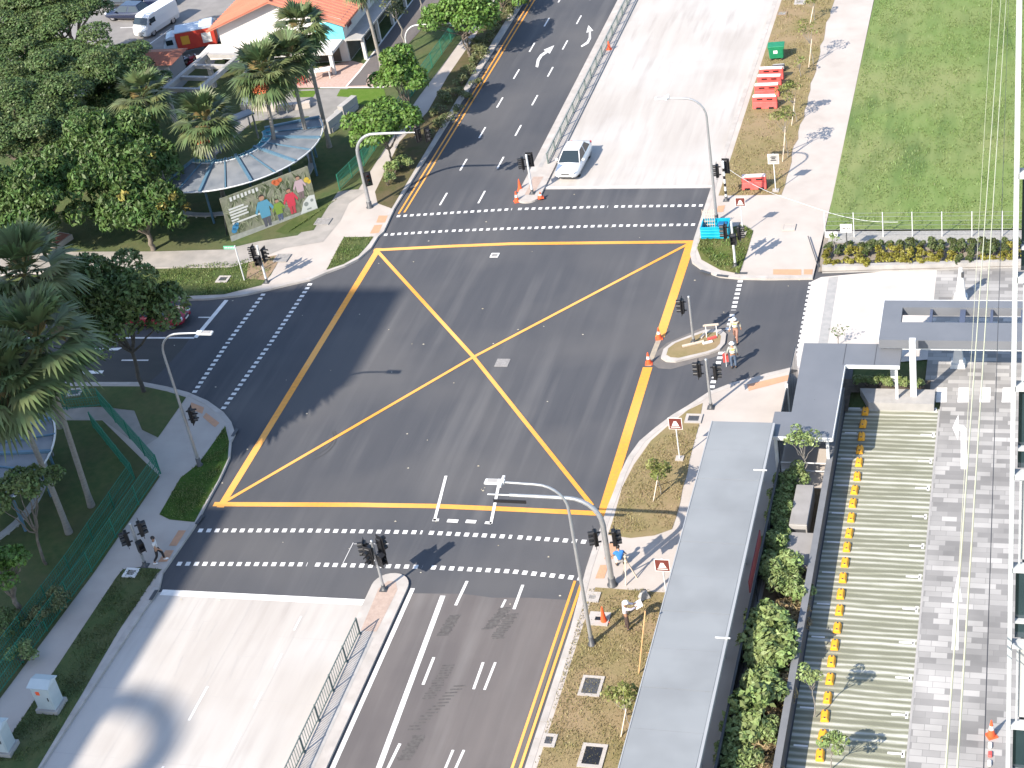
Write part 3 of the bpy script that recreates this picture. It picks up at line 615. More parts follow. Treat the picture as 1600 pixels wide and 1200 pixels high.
b = MB(); b.box((-.42, 0, H - .14), (.84, .03, .24)); bd = b.build('name_board', mat('board_green', (.12, .42, .26), rough=.5), e)
b = MB()
for i in range(6): b.box((-.72 + i * .12, -.018, H - .14), (.075, .006, .09))
b.build('lettering', WHITE, bd)
p = W(1324, 398, KZ); H = hgt(W(1324, 398, 0), 1318, 350); e = empty('notice_board', p, 0, 'white notice board on a post at the corner of the lawn', 'sign')
b = MB(); b.bar((0, .03, 0), (0, .03, H), .06); b.build('post', DARK, e)
b = MB(); b.box((0, 0, H - .3), (.7, .03, .56)); bd = b.build('board', WHITE, e)
b = MB(); b.box((-.12, -.018, H - .28), (.2, .006, .07)); b.box((.08, -.018, H - .29), (.1, .006, .06)); b.box((.2, -.018, H - .29), (.07, .006, .06)); b.build('lettering', BLACK, bd)
p = W(1300, 372, KZ); b = MB(); b.box((0, 0, .25), (.7, .05, .4)); o = b.build('leaning_board', WHITE); o.location = p; tag(o, 'low white panel standing at the lawn corner behind the notice board', 'board')
# ---- traffic cones
def cone(px, py, label, h=.75, z=0.0, bands=True):
    e = empty('traffic_cone', W(px, py, z), random.random(), label, 'traffic cone', 'orange traffic cones')
    b = MB(); b.lathe([(.16, .05), (.03, h)], n=14); b.build('cone_body', ORANGE, e)
    b = MB(); b.box((0, 0, .025), (.42, .42, .05), bev=.015); b.build('base', ORANGE, e)
    if bands:
        b = MB(); r = lambda z_: .16 - .13 * (z_ - .05) / (h - .05) + .004; b.lathe([(r(h * .45), h * .45), (r(h * .68), h * .68)], n=14); b.build('white_band', WHITE, e)
    return e
cone(1030, 529, 'traffic cone at the upper end of the broken yellow line by the island')
cone(1014, 568, 'traffic cone at the lower end of the broken yellow line by the island')
cone(944, 972, 'plain orange traffic cone on the brown verge beside the man in the white shirt', .95, KZ, False)
cone(813, 297, 'traffic cone on the far median kerb, the upper of two', .85, 0, False)
cone(808, 315, 'traffic cone with a white band at the foot of the far median tip', .8)
cone(845, 309, 'low orange traffic cone on the right side of the far median tip', .45, KZ)
cone(952, 77, 'traffic cone far up on the median railing side', .7, KZ, False)
cone(1549, 1150, 'red and white traffic cone on the grey pavers close to the tower', .9)
for i, (x, y) in enumerate(((1547, 1166), (1547, 1180), (1546, 1194))):
    b = MB(); b.box((0, 0, .06), (.16, .3, .12), bev=.03); o = b.build('lane_divider_block', WHITE if i != 1 else RED); o.location = W(x, y, .01)
    tag(o, ('white divider block nearest to the red and white cone', 'red divider block between two white ones below the cone', 'white divider block at the bottom edge of the pavers')[i], 'divider block')
# ---- water barriers, bin, container
def barrier(px, py, label, rz=0, m=RED, L=1.75):
    e = empty('plastic_barrier', W(px, py, KZ + .02), rz, label, 'barrier', 'red plastic barriers on the far right verge')
    b = MB(); b.box((0, 0, .25), (L, .5, .5), rz=0, top=(1, .62), bev=.03); b.box((0, 0, .7), (L, .3, .4), bev=.03); b.build('barrier_body', m, e)
    b = MB(); b.box((0, 0, .93), (L * .96, .34, .1), bev=.02); b.build('top_rim', mat('barrier_top', (.75, .62, .6), (.7, .5, .48), scale=4, rough=.5), e)
    for s_ in (-.35, .35): b = MB(); b.box((s_, -.172, .72), (.4, .02, .1)); b.build('slot', BLACK, e)
    for s_ in (-.45, .45): b = MB(); b.box((s_, -.26, .09), (.35, .06, .12)); b.build('fork_pocket', BLACK, e)
    return e
barrier(1196, 168, 'nearest and fullest red barrier of the row beside the sapling')
barrier(1199, 150, 'second red barrier from the front of the row on the far verge', .02)
barrier(1203, 136, 'third red barrier of the row, behind a white topped one', -.02)
barrier(1206, 124, 'farthest red barrier of the row, close to the green bin', .01)
barrier(1179, 294, 'single red barrier lying apart near the banded signal pole', .06, L=1.6)
e = empty('wheeled_bin', W(1214, 92, KZ), .08, 'green wheeled rubbish bin on the far right verge behind the red barriers', 'rubbish bin')
GB = mat('bin_green', (.005, .16, .07), (.01, .19, .085), scale=3, rough=.5)
b = MB(); b.box((0, 0, .62), (1.05, .75, .9), bev=.05, top=(1.08, 1.15)); b.build('bin_body', GB, e)
b = MB(); b.box((0, .02, 1.13), (1.25, .95, .1), bev=.03); b.box((0, -.4, 1.05), (1.2, .06, .12)); b.build('lid', GB, e)
b = MB(); b.box((-.05, -.41, .75), (.3, .02, .26)); b.build('sticker', WHITE, e)
for sx in (-.4, .4):
    for sy in (-.26, .26): b = MB(); b.tube([(sx - .04, sy, .1), (sx + .04, sy, .1)], .1, 10); b.build('wheel', BLACK, e)
e = empty('portable_generator', W(1217, 110, KZ), .1, 'low grey machine with black wheels between the green bin and the barriers', 'machine')
b = MB(); b.box((0, 0, .3), (.9, .5, .3), bev=.05); b.build('casing', CONCG, e)
b = MB(); b.bar((-.45, -.3, .1), (.45, -.3, .1), .06); b.bar((-.45, .3, .1), (.45, .3, .1), .06); b.bar((-.45, -.3, .1), (-.45, -.3, .55), .05); b.bar((.45, -.3, .1), (.45, -.3, .55), .05); b.bar((-.45, -.3, .55), (.45, -.3, .55), .05); b.build('frame', BLACK, e)
for s in (-.3, .3): b = MB(); b.tube([(s, -.34, .12), (s, -.26, .12)], .12, 12); b.build('wheel', BLACK, e)
# blue container
e = empty('open_container', W(1119, 366, KZ), .03, 'bright blue open topped container with a trellis beside the far right corner', 'container')
BL = mat('container_blue', (.0, .28, .42), (.01, .34, .48), scale=2, rough=.4)
w, d, h = 1.75, 1.25, .75
b = MB(); b.box((0, -d / 2, h / 2 + .05), (w, .06, h)); b.box((0, d / 2, h / 2 + .05), (w, .06, h)); b.box((-w / 2 + .03, 0, h / 2 + .05), (.06, d - .06, h)); b.box((w / 2 - .03, 0, h / 2 + .05), (.06, d - .06, h)); b.box((0, 0, .06), (w - .1, d - .1, .06))
b.build('tub', BL, e)
b = MB()
for i in range(3): b.box((0, -d / 2 - .05, .22 + .22 * i), (w * .96, .05, .07), bev=.015)
b.bar((-w / 2, -d / 2 - .02, h + .08), (w / 2, -d / 2 - .02, h + .08), .09); b.build('front_ribs', BL, e)
b = MB()
for i in range(6): b.bar((-.85 + i * .15, .35, .3), (-.85 + i * .15, .55, 1.5), .03)
for i in range(5): b.bar((-.85, .38 + .04 * i, .5 + .22 * i), (-.1, .38 + .04 * i, .5 + .22 * i), .03)
b.build('trellis', mat('trellis_wood', (.5, .42, .34), rough=.8), e)
b = MB(); b.box((.45, .2, .45), (.6, .5, .5), bev=.04); b.build('blue_drum', mat('drum_blue', (.01, .1, .25), rough=.4), e)
# timber and bits on the island
for i, (a, c, m, lb) in enumerate((((1066, 541), (1100, 533), 'trellis_wood', 'long pale timber plank lying on the small traffic island'), ((1095, 528), (1101, 521), 'trellis_wood', 'short pale timber plank near the far edge of the small island'), ((1106, 530), (1119, 526), 'red_plastic', 'red and pale rail lying at the right end of the small island'), ((1098, 537), (1113, 533), 'road_paint_white', 'white bent pipe lying in the middle of the small island'))):
    p, q = W(*a, KZ + .06), W(*c, KZ + .06); cc = (p + q) / 2; b = MB(); b.bar(p - cc, q - cc, .16, .08); o = b.build('timber_plank', MATS[m]); o.location = cc; tag(o, lb, 'plank', 'loose planks and pipes on the island')
e = empty('site_trestle', W(1112, 524, KZ), .2, 'small pale trestle frame standing at the right end of the island', 'trestle')
b = MB()
for s in (-.3, .3): b.bar((s, -.15, 0), (s, 0, .7), .05); b.bar((s, .15, 0), (s, 0, .7), .05)
b.build('legs', PALE, e); b = MB(); b.bar((-.45, 0, .72), (.45, 0, .72), .1, .08); b.build('crossbar', MATS['trellis_wood'], e)
# ---- electrical cabinets
def cabinet(px, py, label, sc=1.0, rz=.0, dirty=True):
    e = empty('electrical_cabinet', W(px, py, KZ), rz, label, 'cabinet', 'grey cabinets on the shaded left verge'); CB = mat('cabinet_grey', (.36, .42, .44), (.4, .46, .48), scale=2, rough=.5)
    b = MB(); b.box((0, 0, .12), (1.1 * sc, .95 * sc, .24)); b.build('plinth', CONCG, e)
    b = MB(); b.box((0, 0, .95), (.9 * sc, .75 * sc, 1.42), bev=.02); b.build('cabinet_body', CB, e)
    b = MB(); n = sc; b.add([(-.55 * n, -.46 * n, 1.66), (.55 * n, -.46 * n, 1.66), (.55 * n, .46 * n, 1.66), (-.55 * n, .46 * n, 1.66), (-.5 * n, 0, 1.84), (.5 * n, 0, 1.84)], [(3, 2, 1, 0), (0, 1, 5, 4), (2, 3, 4, 5), (1, 2, 5), (3, 0, 4)]); b.build('roof', CB, e)
    b = MB(); b.box((0, -.385 * sc, .95), (.8 * sc, .03, 1.25)); d = b.build('door', CB, e)
    b = MB(); b.box((.3 * sc, -.41 * sc, .95), (.05, .03, .2)); b.build('handle', BLACK, d)
    b = MB(); b.box((-.12 * sc, -.405 * sc, 1.3), (.2, .01, .22)); b.build('warning_label', ORANGE, d)
cabinet(82, 1105, 'grey electrical cabinet with an orange label beside the left footpath', 1.05)
cabinet(8, 1172, 'pale cabinet cut by the left edge, below the labelled one', 1.0, .05)
# ---- railings of the medians
RAILM = mat('railing_paint', (.09, .12, .115), (.13, .16, .155), scale=3, rough=.5)
def railing(x, y0, y1, label, sp=1.9, infill=.21, h=1.0, rail=RAILM):
    n = int(round(abs(y1 - y0) / sp)); e = empty('median_railing', (x, y0, KZ), 0, label, 'railing'); s = 1 if y1 > y0 else -1
    for i in range(n + 1):
        if i <= 60: b = MB(); b.box((0, s * i * sp, h / 2), (.07, .07, h)); b.box((0, s * i * sp, .02), (.16, .16, .04)); b.build('post', rail, e)
    for i in range(n):
        ya, yb_ = s * i * sp, s * (i + 1) * sp; b = MB(); o = .06 * s
        for z_ in (.12, h - .05): b.bar((0, ya + o, z_), (0, yb_ - o, z_), .045)
        k = int((sp - .12) / infill)
        for j in range(k + 1): yy = ya + o + (yb_ - ya - 2 * o) * j / k; b.bar((0, yy, .12), (0, yy, h - .05), .026)
        b.build('railing_panel', rail, e)
railing(-30.28, ytip - 4.4, 12, 'grey barred railing along the near median beside the pale lanes')
def post_rail(x, y0, y1, label):
    sp = 2.0; n = int((y1 - y0) / sp); e = empty('median_railing', (x, y0, KZ), 0, label, 'railing')
    for i in range(n + 1):
        b = MB(); b.box((0, i * sp, .42), (.1, .1, .84)); b.build('post', RAILM, e)
    for i in range(n):
        b = MB(); ya, yb_ = i * sp + .05, (i + 1) * sp - .05
        for z_ in (.1, .78): b.bar((0, ya, z_), (0, yb_, z_), .06)
        for j in range(1, 5): yy = ya + (yb_ - ya) * j / 5; b.bar((0, yy, .1), (0, yy, .78), .03)
        b.build('railing_panel', RAILM, e)
post_rail(-32.62, ut + 5.5, 250, 'grey barred railing along the far median beyond the white car')
# ---- rope barrier from the banded signal to the lawn
def rope(pts_, r, m, name, label, cat, group=None):
    c = Vector(pts_[0]); b = MB(); b.tube([Vector(p) - c for p in pts_], r, 6); o = b.build(name, m); o.location = c; tag(o, label, cat, group)
    return o
def sag(a, c, d, n=9):
    a, c = Vector(a), Vector(c); return [a.lerp(c, i / n) - Vector((0, 0, d * 4 * (i / n) * (1 - i / n))) for i in range(n + 1)]
q0 = W(1124, 312, 0); top = onY(1126, 255, q0.y)
rope(sag(top, W(1218, 306, KZ + .05), .25) + sag(W(1218, 306, KZ + .05), W(1298, 333, KZ + .05), 0)[1:] + sag(W(1298, 333, KZ + .05), onY(1403, 347, W(1403, 383).y), .2)[1:], .016, PALE, 'pale_cable', 'loose pale cable running from the banded signal to the lawn fence', 'cable')
# ================================================================== RIGHT SIDE: WALKWAY, CANOPIES, PARKING, TOWER
def gable_pts(): pass
# sheltered walkway
zr = 3.1; xl, xr, yt = W(1113, 660, zr).x, W(1207, 660, zr).x, W(1160, 659, zr).y
e = empty('covered_walkway', ((xl + xr) / 2, yt, KZ), 0, 'long pale grey flat roofed walkway running down beside the brown verge', 'walkway')
cx0 = (xl + xr) / 2; wd = xr - xl; LN = yt - 12
b = MB()
n = int(LN / 2.35)
for i in range(n): b.box((0, -(i + .5) * 2.35, zr - KZ - .09 - (.0 if i % 2 else .006)), (wd, 2.35 - .012, .18))
b.build('roof', ROOF, e)
b = MB(); b.box((wd / 2 + .07, -LN / 2, zr - KZ - .12), (.13, LN, .2)); b.box((-wd / 2 - .03, -LN / 2, zr - KZ - .08), (.05, LN, .2)); b.build('gutter', mat('gutter_grey', (.3, .31, .32), rough=.5), e)
for i in range(8):
    b = MB(); b.tube([(wd / 2 - .55, -1 - i * 6.4, 0), (wd / 2 - .55, -1 - i * 6.4, zr - KZ - .2)], .08, 10); b.build('post', PALE, e)
    b = MB(); b.bar((-wd / 2 + .1, -1 - i * 6.4, zr - KZ - .27), (wd / 2 - .05, -1 - i * 6.4, zr - KZ - .27), .12, .16); b.build('cross_beam', PALE, e)
for yy in (-3.9, -15.6): b = MB(); b.bar((wd / 2 - .4, yy, zr - KZ + .02), (wd / 2 + .25, yy, zr - KZ + .02), .05); b.build('rain_spout', PALE, e)
# dark glazed screen beside the walkway
e = empty('glass_screen', (xr + .42, yt - 1.2, 0), 0, 'dark low glazed screen between the walkway roof and the planting', 'screen')
for i in range(22):
    b = MB(); b.box((0, -1.1 - i * 2.2, .85), (.04, 2.1, 1.3)); b.build('glass_panel', mat('smoked_glass', (.03, .037, .042), rough=.12, spec=.8), e)
for i in range(23): b = MB(); b.box((0, -i * 2.2, .8), (.08, .08, 1.6)); b.build('post', DARK, e)
b = MB(); b.box((0, -24.2, 1.58), (.1, 48.4, .06)); b.build('handrail', DARK, e)
b = MB(); b.box((0, -24.2, .1), (.18, 48.4, .2)); b.build('kerb_base', CONCG, e)
b = MB(); b.box((0, 0, .0), (.05, 3.6, .7))
o = b.build('red_banner', mat('red_banner_cloth', (.16, .015, .025), (.2, .02, .03), scale=1, rough=.6)); o.location = (xr + .38, 58.0, 2.2); tag(o, 'narrow dark red banner along the edge of the grey walkway roof', 'banner')
# L-shaped slate canopy
zc = 2.75
e = empty('slate_canopy', (*W(1300, 640, 0)[:2], 0), 0, 'dark slate L shaped flat canopy beside the parking bays', 'canopy'); ox, oy = e.location.x, e.location.y
Lp = [(-11.55, 75.2), (-6.4, 75.2), (-6.4, 73.2), (-9.2, 73.2), (-9.2, 66.8), (-12.3, 66.8), (-12.3, 68.9), (-11.45, 68.9)]
b = MB(); b.prism([(x - ox, y - oy) for x, y in Lp], zc - .2, zc); b.build('roof', ROOFD, e)
b = MB()
for x in (-9.3, -7.7): b.box((x - ox, 74.2 - oy, zc + .005), (.03, 1.96, .012))
b.box((-10.4 - ox, 70 - oy, zc + .005), (.03, .01, .012)); b.build('roof_seam', DARK, e)
b = MB()
for a, c in (((-12.3, 66.78), (-9.2, 66.78)), ((-9.18, 66.8), (-9.18, 73.2)), ((-9.2, 73.18), (-6.4, 73.18))): b.bar((a[0] - ox, a[1] - oy, zc - .1), (c[0] - ox, c[1] - oy, zc - .1), .04, .22)
b.build('fascia', PALE, e)
for x, y in ((-12.05, 67.05), (-9.48, 67.05), (-6.6, 73.45), (-11.3, 74.9), (-12.05, 71.6)): b = MB(); b.box((x - ox, y - oy, zc / 2 - .1), (.14, .14, zc - .2)); b.build('post', PALE, e)
b = MB(); b.bar((-12.05 - ox, 67.05 - oy, .95), (-9.48 - ox, 67.05 - oy, .95), .05); b.bar((-12.05 - ox, 67.05 - oy, .45), (-9.48 - ox, 67.05 - oy, .45), .05); b.build('handrail', PALE, e)
b = MB()
for i in range(9): b.box((-12.05 - ox, 68.2 - oy + i * .85, 1.3), (.05, .8, 2.2))
b.build('side_screen', mat('smoked_glass', (.03, .037, .042)), e)
o = MB(); o.bar((0, 0, 0), (0, 0, 4.0), .32); o = o.build('tall_white_column', PALE); o.location = W(1428, 629, 0); tag(o, 'tall white square column rising from the grey planter end', 'column')
# car park entrance canopy with a long roof opening
zg = 3.4
x0, x1, ya, yb_ = -7.55, 6.0, 74.62, 78.5; oa, ob, oxl = 76.35, 77.8, -6.55
e = empty('entrance_canopy', (-1, 76.5, 0), 0, 'large flat slate canopy with a long open slot over the paver driveway', 'canopy')
def sl(b, xa, xb, y0, y1, z0=zg - .5, z1=zg): b.box(((xa + xb) / 2 + 1, (y0 + y1) / 2 - 76.5, (z0 + z1) / 2), (xb - xa, y1 - y0, z1 - z0))
b = MB(); sl(b, x0, x1, ya, oa); sl(b, x0, x1, ob, yb_); sl(b, x0, oxl, oa, ob); b.build('roof', ROOFD, e)
b = MB()
for i in range(7): x = oxl + 1.45 + i * 1.55; sl(b, x, x + (.28 if i % 2 else .14), oa, ob, zg - .35, zg - .1)
b.build('slot_beam', mat('slot_beam_navy', (.07, .085, .13), rough=.5), e)
b = MB(); b.bar((x0 + 1 - .03, ya - 76.5, zg - .05), (x0 + 1 - .03, yb_ - 76.5, zg - .05), .05, .12); b.bar((x0 + 1, yb_ - 76.5 + .03, zg - .05), (x1 + 1, yb_ - 76.5 + .03, zg - .05), .05, .12); b.build('roof_trim', PALE, e)
b = MB(); b.bar((x0 + 1.1, ya - 76.5 + .25, zg - .62), (x1 + .9, ya - 76.5 + .25, zg - .62), .14, .2); b.build('edge_beam', PALE, e)
for x in (-6.9, 4.8):
    for y in (ya + .5, yb_ - .5): b = MB(); b.box((x + 1, y - 76.5, (zg - .5) / 2), (.3, .3, zg - .5)); b.build('post', PALE, e)
def pylon(px, py, label):
    e = empty('tapered_pylon', W(px, py, .01), 0, label, 'pylon', 'white tapered pylons at the driveway')
    b = MB(); b.box((0, 0, 1.05), (.62, .55, 2.1), top=(.3, .3)); b.build('pylon_body', PALE, e)
    b = MB(); b.box((0, 0, .12), (.8, .8, .24), top=(.85, .85)); b.build('plinth', PALE, e)
    b = MB(); b.box((.12, -.14, 1.75), (.16, .16, .3)); b.build('camera_box', DARK, e)
pylon(1497, 570, 'white tapered pylon in front of the slotted canopy'); pylon(1501, 468, 'white tapered pylon behind the slotted canopy near the hedge')
# trapezoid planter and small wall at the end of the bays
b = MB(); Pl = [(-8.6, 74.3), (-4.7, 74.3), (-4.7, 73.0), (-8.05, 73.0)]; cxx = Vector((-6.6, 73.6, 0)); b.prism([(x - cxx.x, y - cxx.y) for x, y in Pl], 0, .5); o = b.build('concrete_planter', CONCG); o.location = cxx; tag(o, 'flat grey trapezoid concrete slab closing the far end of the parking bays', 'planter')
sheet('planter_soil', [(-9.1, 74.35), (-5.0, 74.35), (-5.0, 75.6), (-11.3, 75.6), (-11.3, 72.6), (-9.1, 72.6)], KZ + .05, mat('dark_soil', (.05, .04, .03), (.09, .07, .05), scale=4, rough=.95))
# long dark parking wall
b = MB(); b.box((0, -30.5, .62), (.22, 61, 1.24)); b.box((0, -30.5, 1.27), (.3, 61, .06), mi=1)
o = b.build('parking_wall', [mat('wall_charcoal', (.05, .055, .065), (.065, .07, .08), scale=1.5, rough=.7), mat('wall_coping', (.135, .14, .15), (.16, .165, .175), scale=1.5, rough=.7), CONCG]); o.location = (-9.42, 73.2, 0); tag(o, 'long dark retaining wall along the left side of the parking bays', 'wall')
# soil bed between walkway and wall
sheet('planting_bed', [(xr + .6, 10), (-9.55, 10), (-9.55, 66), (xr + .6, 66)], KZ + .03, mat('planting_soil', (.12, .09, .055), (.2, .15, .09), scale=1.5, rough=.95, bump=.8, c3=(.07, .06, .04), s3=.5))
def vent(x, y, w, d, h, label):
    e = empty('concrete_vent', (x, y, KZ), .0, label, 'vent box'); b = MB(); b.box((0, 0, h / 2), (w, d, h), bev=.02); b.build('vent_body', CONCG, e)
    b = MB(); b.box((0, 0, h + .02), (w * .96, d * .97, .05)); b.build('cap', mat('vent_cap', (.23, .22, .215), (.29, .28, .275), scale=2, rough=.9, c3=(.18, .175, .17), s3=1), e)
    b = MB(); b.box((0, -d / 2 - .012, h * .5), (w * .8, .02, h * .5)); b.build('louvre', DARK, e)
vent(-10.4, 63.5, .86, 3.1, 1.0, 'tall narrow grey concrete vent box among the bright shrubs'); vent(-10.15, 60.5, 1.4, 2.4, .75, 'low wide pale concrete vent box in front of the narrow one')
b = MB(); b.ell((0, 0, .25), (.55, .7, .35), 9, 6); o = b.build('boulder', CONCG); o.location = (-9.95, 55.2, KZ); tag(o, 'grey rounded rock at the foot of the dark parking wall', 'rock')
# wheel stops
w0, w1 = W(1352, 645), W(1281, 1183)
proto = None
YS = mat('wheel_stop_yellow', (.78, .36, .02), (.7, .31, .02), scale=6, rough=.6)
for i in range(27):
    f = i / 22; x = w0.x + (w1.x - w0.x) * f; y = w0.y + (w1.y - w0.y) * f
    if proto is None:
        proto = empty('wheel_stop', (x, y, .015), 0, 'yellow wheel stop block in the row along the striped parking bays', 'wheel stop', 'yellow wheel stops in the parking bays')
        b = MB(); b.box((0, 0, .1), (.36, .62, .2), top=(.7, .92), bev=.03); b.build('rubber_block', YS, proto)
        b = MB(); b.box((0, .2, .205), (.08, .08, .012)); b.box((0, -.2, .205), (.08, .08, .012)); b.build('bolt_cap', DARK, proto)
    else: clone(proto, (x + random.uniform(-.03, .03), y + random.uniform(-.05, .05), .015), random.uniform(-.05, .05))
# ---- white framed tower on the right edge
e = empty('residential_tower', (6.8, 23.0, 0), 0, 'white framed tower with dark windows cut off by the right edge', 'tower')
TW = mat('tower_white', (.37, .395, .41), (.42, .44, .455), scale=.6, rough=.6); TG = mat('tower_grey_panel', (.33, .34, .34), (.38, .385, .385), scale=.4, rough=.6)
LX = -.245 - 6.8; FY = 21.0 - 23.0
b = MB(); b.box((.06, .1, 23.5), (13.8, 3.8, 47)); b.build('core_wall', TG, e)
b = MB(); b.box((LX + .035, FY - .02, 23.5), (.07, .24, 47)); b.box((LX + 3.6, FY - .02, 23.5), (.14, .24, 47)); b.box((LX + 7.2, FY - .02, 23.5), (.14, .24, 47)); b.build('white_column', TW, e)
zs = 41.78; k = 0
while zs > 3:
    for j, xx in enumerate((LX + .06, LX + 3.7)):
        b = MB(); z1 = zs - .03; z0 = zs - 1.57
        b.box((xx + 1.65, FY + .05, (z0 + z1) / 2), (3.2, .06, 1.5)); f = b.build('window', mat('window_glass', (.015, .03, .04), (.03, .05, .06), scale=.7, rough=.06, spec=.9), e)
        b = MB(); b.box((xx + 1.65, FY - .06, z1 + .05), (3.3, .16, .09)); b.box((xx + 1.65, FY - .06, z0 - .05), (3.3, .16, .09)); b.box((xx + .9, FY - .02, (z0 + z1) / 2), (.06, .1, 1.4)); b.box((xx + 1.65, FY - .02, z0 + .42), (3.2, .08, .05)); b.build('window_frame', TW, f)
        b = MB(); b.box((xx + 1.75, FY + .03, zs - 2.55), (3.25, .05, 1.62)); b.build('spandrel_panel', TG, e)
        b = MB(); b.box((xx + .1, FY + .0, zs - 2.55), (.03, .1, 1.7)); b.build('panel_edge', TW, e)
    zs -= 3.5; k += 1
b = MB(); b.box((3.4 + LX - LX - 3.4, FY + .03, 43.4), (13.6, .1, .5)); b.box((0, FY + .05, 42.55), (13.4, .06, 1.2), mi=1); b.build('parapet_band', [TW, TG], e)
# ---- guy wires stretched above the driveway
WIRE = mat('rope_pale', (.62, .6, .42), rough=.7); WD = mat('rope_dark', (.06, .06, .07), rough=.7)
for (xa, xb, d, r, m, lb) in ((1478, 1566, 16, .015, WIRE, 'pale yellow rope stretched over the driveway, left one of the thick pair'), (1496, 1574, 16, .015, WIRE, 'pale yellow rope stretched over the driveway, right one of the thick pair'), (1537, 1577, 17, .009, WD, 'thin dark wire nearest to the white framed tower'), (1480, 1552, 34, .010, WIRE, 'thin faint rope left of the thick pair')):
    a = onY(xa, 1200, d); c = W(xb, -30, 0.0); a = a + (a - c) * .12
    rope([a, a.lerp(c, .5), c], r, m, 'guy_rope', lb, 'rope', 'ropes stretched above the driveway')
# ---- hedge bed, wire fence, bare strip
ex = 9.0
b = MB(); b.box((0, 0, .22), (ex + 12.0, .3, .44)); o = b.build('bed_wall', CONCG); o.location = ((ex - 12) / 2, 87.6, 0); o.rotation_euler = (0, 0, .055); tag(o, 'low grey wall along the front of the hedge bed by the driveway', 'wall')
sheet('hedge_soil', [(-12.2, 86.8), (ex, 88.0), (ex, 91.6), (-12.3, 91.6)], KZ + .02, mat('hedge_bed_soil', (.2, .17, .14), (.26, .225, .19), scale=3, rough=.95, bump=.6))
sheet('gravel_strip', [(-12.0, 90.2), (ex, 90.2), (ex, 91.6), (-12.0, 91.6)], KZ + .03, mat('grey_gravel', (.25, .245, .23), (.33, .32, .3), scale=9, rough=.95, bump=.6))
e = empty('wire_fence', (-12.2, 90.9, KZ), 0, 'thin wire fence with pale posts behind the yellow green hedge', 'fence')
for i in range(12): b = MB(); b.bar((i * 1.75, 0, 0), (i * 1.75, 0, 1.75), .05); b.build('post', PALE, e)
b = MB()
for z in (.25, .55, .85, 1.15, 1.45, 1.7): b.bar((0, 0, z), (19.25, 0, z), .012)
b.build('wire', STEEL, e)
b = MB(); b.bar((0, 0, 0), (-1.0, 3.6, 0), .05); o = b.build('edge_post', DARK); o.location = (-12.25, 87.2, .3); tag(o, 'dark low edging strip beside the wide footpath at the hedge corner', 'edging')
# ================================================================== LEFT SIDE: FENCES, BANNER, PAVILIONS, HOUSES
def mesh_fence(name, line, h, label, step=.16, post=2.4, rails=(.1, .55, 1.0)):
    P = [Vector((p[0], p[1], KZ)) for p in line]; o = P[0]; e = empty(name, o, 0, label, 'fence', 'green mesh fences round the park')
    pts_ = []
    for i in range(len(P) - 1):
        d = P[i + 1] - P[i]; n = max(1, int(round(d.length / post)))
        for j in range(n): pts_.append((P[i] + d * (j / n), P[i] + d * ((j + 1) / n)))
    for a, c in pts_:
        b = MB(); A, Cc = a - o, c - o; b.bar(A, A + Vector((0, 0, h)), .06); b.build('post', GREENM, e)
        b = MB(); n = int((c - a).length / step); up = Vector((0, 0, 1))
        for k in range(1, n): q = A.lerp(Cc, k / n); b.bar(q + up * .06, q + up * (h - .06), .018)
        for z in rails: b.bar(A + up * (z * h * .97), Cc + up * (z * h * .97), .03)
        z = .18
        while z < h - .1: b.bar(A + up * z, Cc + up * z, .014); z += .2
        b.build('mesh_panel', GREENM, e)
    return e
mesh_fence('green_fence', [p[:2] for p in pts([(-120, 655), (0, 655), (160, 638), (252, 743), (145, 897), (0, 1090), (-120, 1255)])], 1.35, 'outer green mesh fence following the shaded left footpath')
mesh_fence('green_fence', [p[:2] for p in pts([(148, 672), (212, 752), (112, 898), (0, 1045), (-80, 1160)])], 1.2, 'inner green mesh fence set behind the outer one on the shaded grass')
mesh_fence('green_fence', [p[:2] for p in pts([(532, 300), (570, 262), (645, 152), (720, 48), (790, -55)])], 1.3, 'green mesh fence beside the upper left footpath behind the round trees')
sheet('fence_strip', [p[:2] for p in pts([(530, 298), (560, 296), (655, 150), (730, 45), (712, 45), (636, 150), (566, 245)], KZ)], KZ + .022, GRASSD)
# banner
A, B = W(362, 378, KZ), W(497, 326, KZ); d = B - A; BLn = d.length; rz = math.atan2(d.y, d.x)
e = empty('photo_banner', A, rz, 'large photo banner of four people in a garden standing on the grass', 'banner')
HB = 3.35
b = MB(); b.box((BLn / 2, .03, HB / 2), (BLn, .05, HB)); pn = b.build('banner_panel', mat('banner_foliage', (.075, .09, .05), (.24, .25, .16), scale=3.2, rough=.6, c3=(.36, .34, .27), s3=1.1, contrast=.3, stretch=(1.6, 1, .7)), e)
for x in (.1, BLn / 2, BLn - .1): b = MB(); b.bar((x, .12, 0), (x, .12, HB), .1); b.bar((x, .12, HB * .7), (x, 1.2, 0), .07); b.build('post', DARK, e)
def flat(name, polys, m, y=-.004):
    b = MB()
    for q in polys: b.poly([(u * BLn, y, v * HB) for u, v in q])
    return b.build(name, m, pn)
bw = mat('banner_white', (.62, .62, .58), rough=.6); skin = mat('banner_skin', (.42, .24, .16), rough=.6); hair = mat('banner_hair', (.04, .03, .025), rough=.6)
rb = random.Random(2)
def leafs(n, u0, u1, v0, v1, s):
    out = []
    for i in range(n):
        u, v, a, L = rb.uniform(u0, u1), rb.uniform(v0, v1), rb.uniform(0.6, 2.5), s * rb.uniform(.5, 1.4); dx, dy = math.cos(a) * L * .5, math.sin(a) * L; out.append([(u - dx, v - dy), (u + dy * .09, v - dx * .2), (u + dx, v + dy), (u - dy * .09, v + dx * .2)])
    return out
def circ(u, v, r, n=12): return [(u + r * HB / BLn * math.cos(2 * math.pi * i / n), v + r * math.sin(2 * math.pi * i / n)) for i in range(n)]
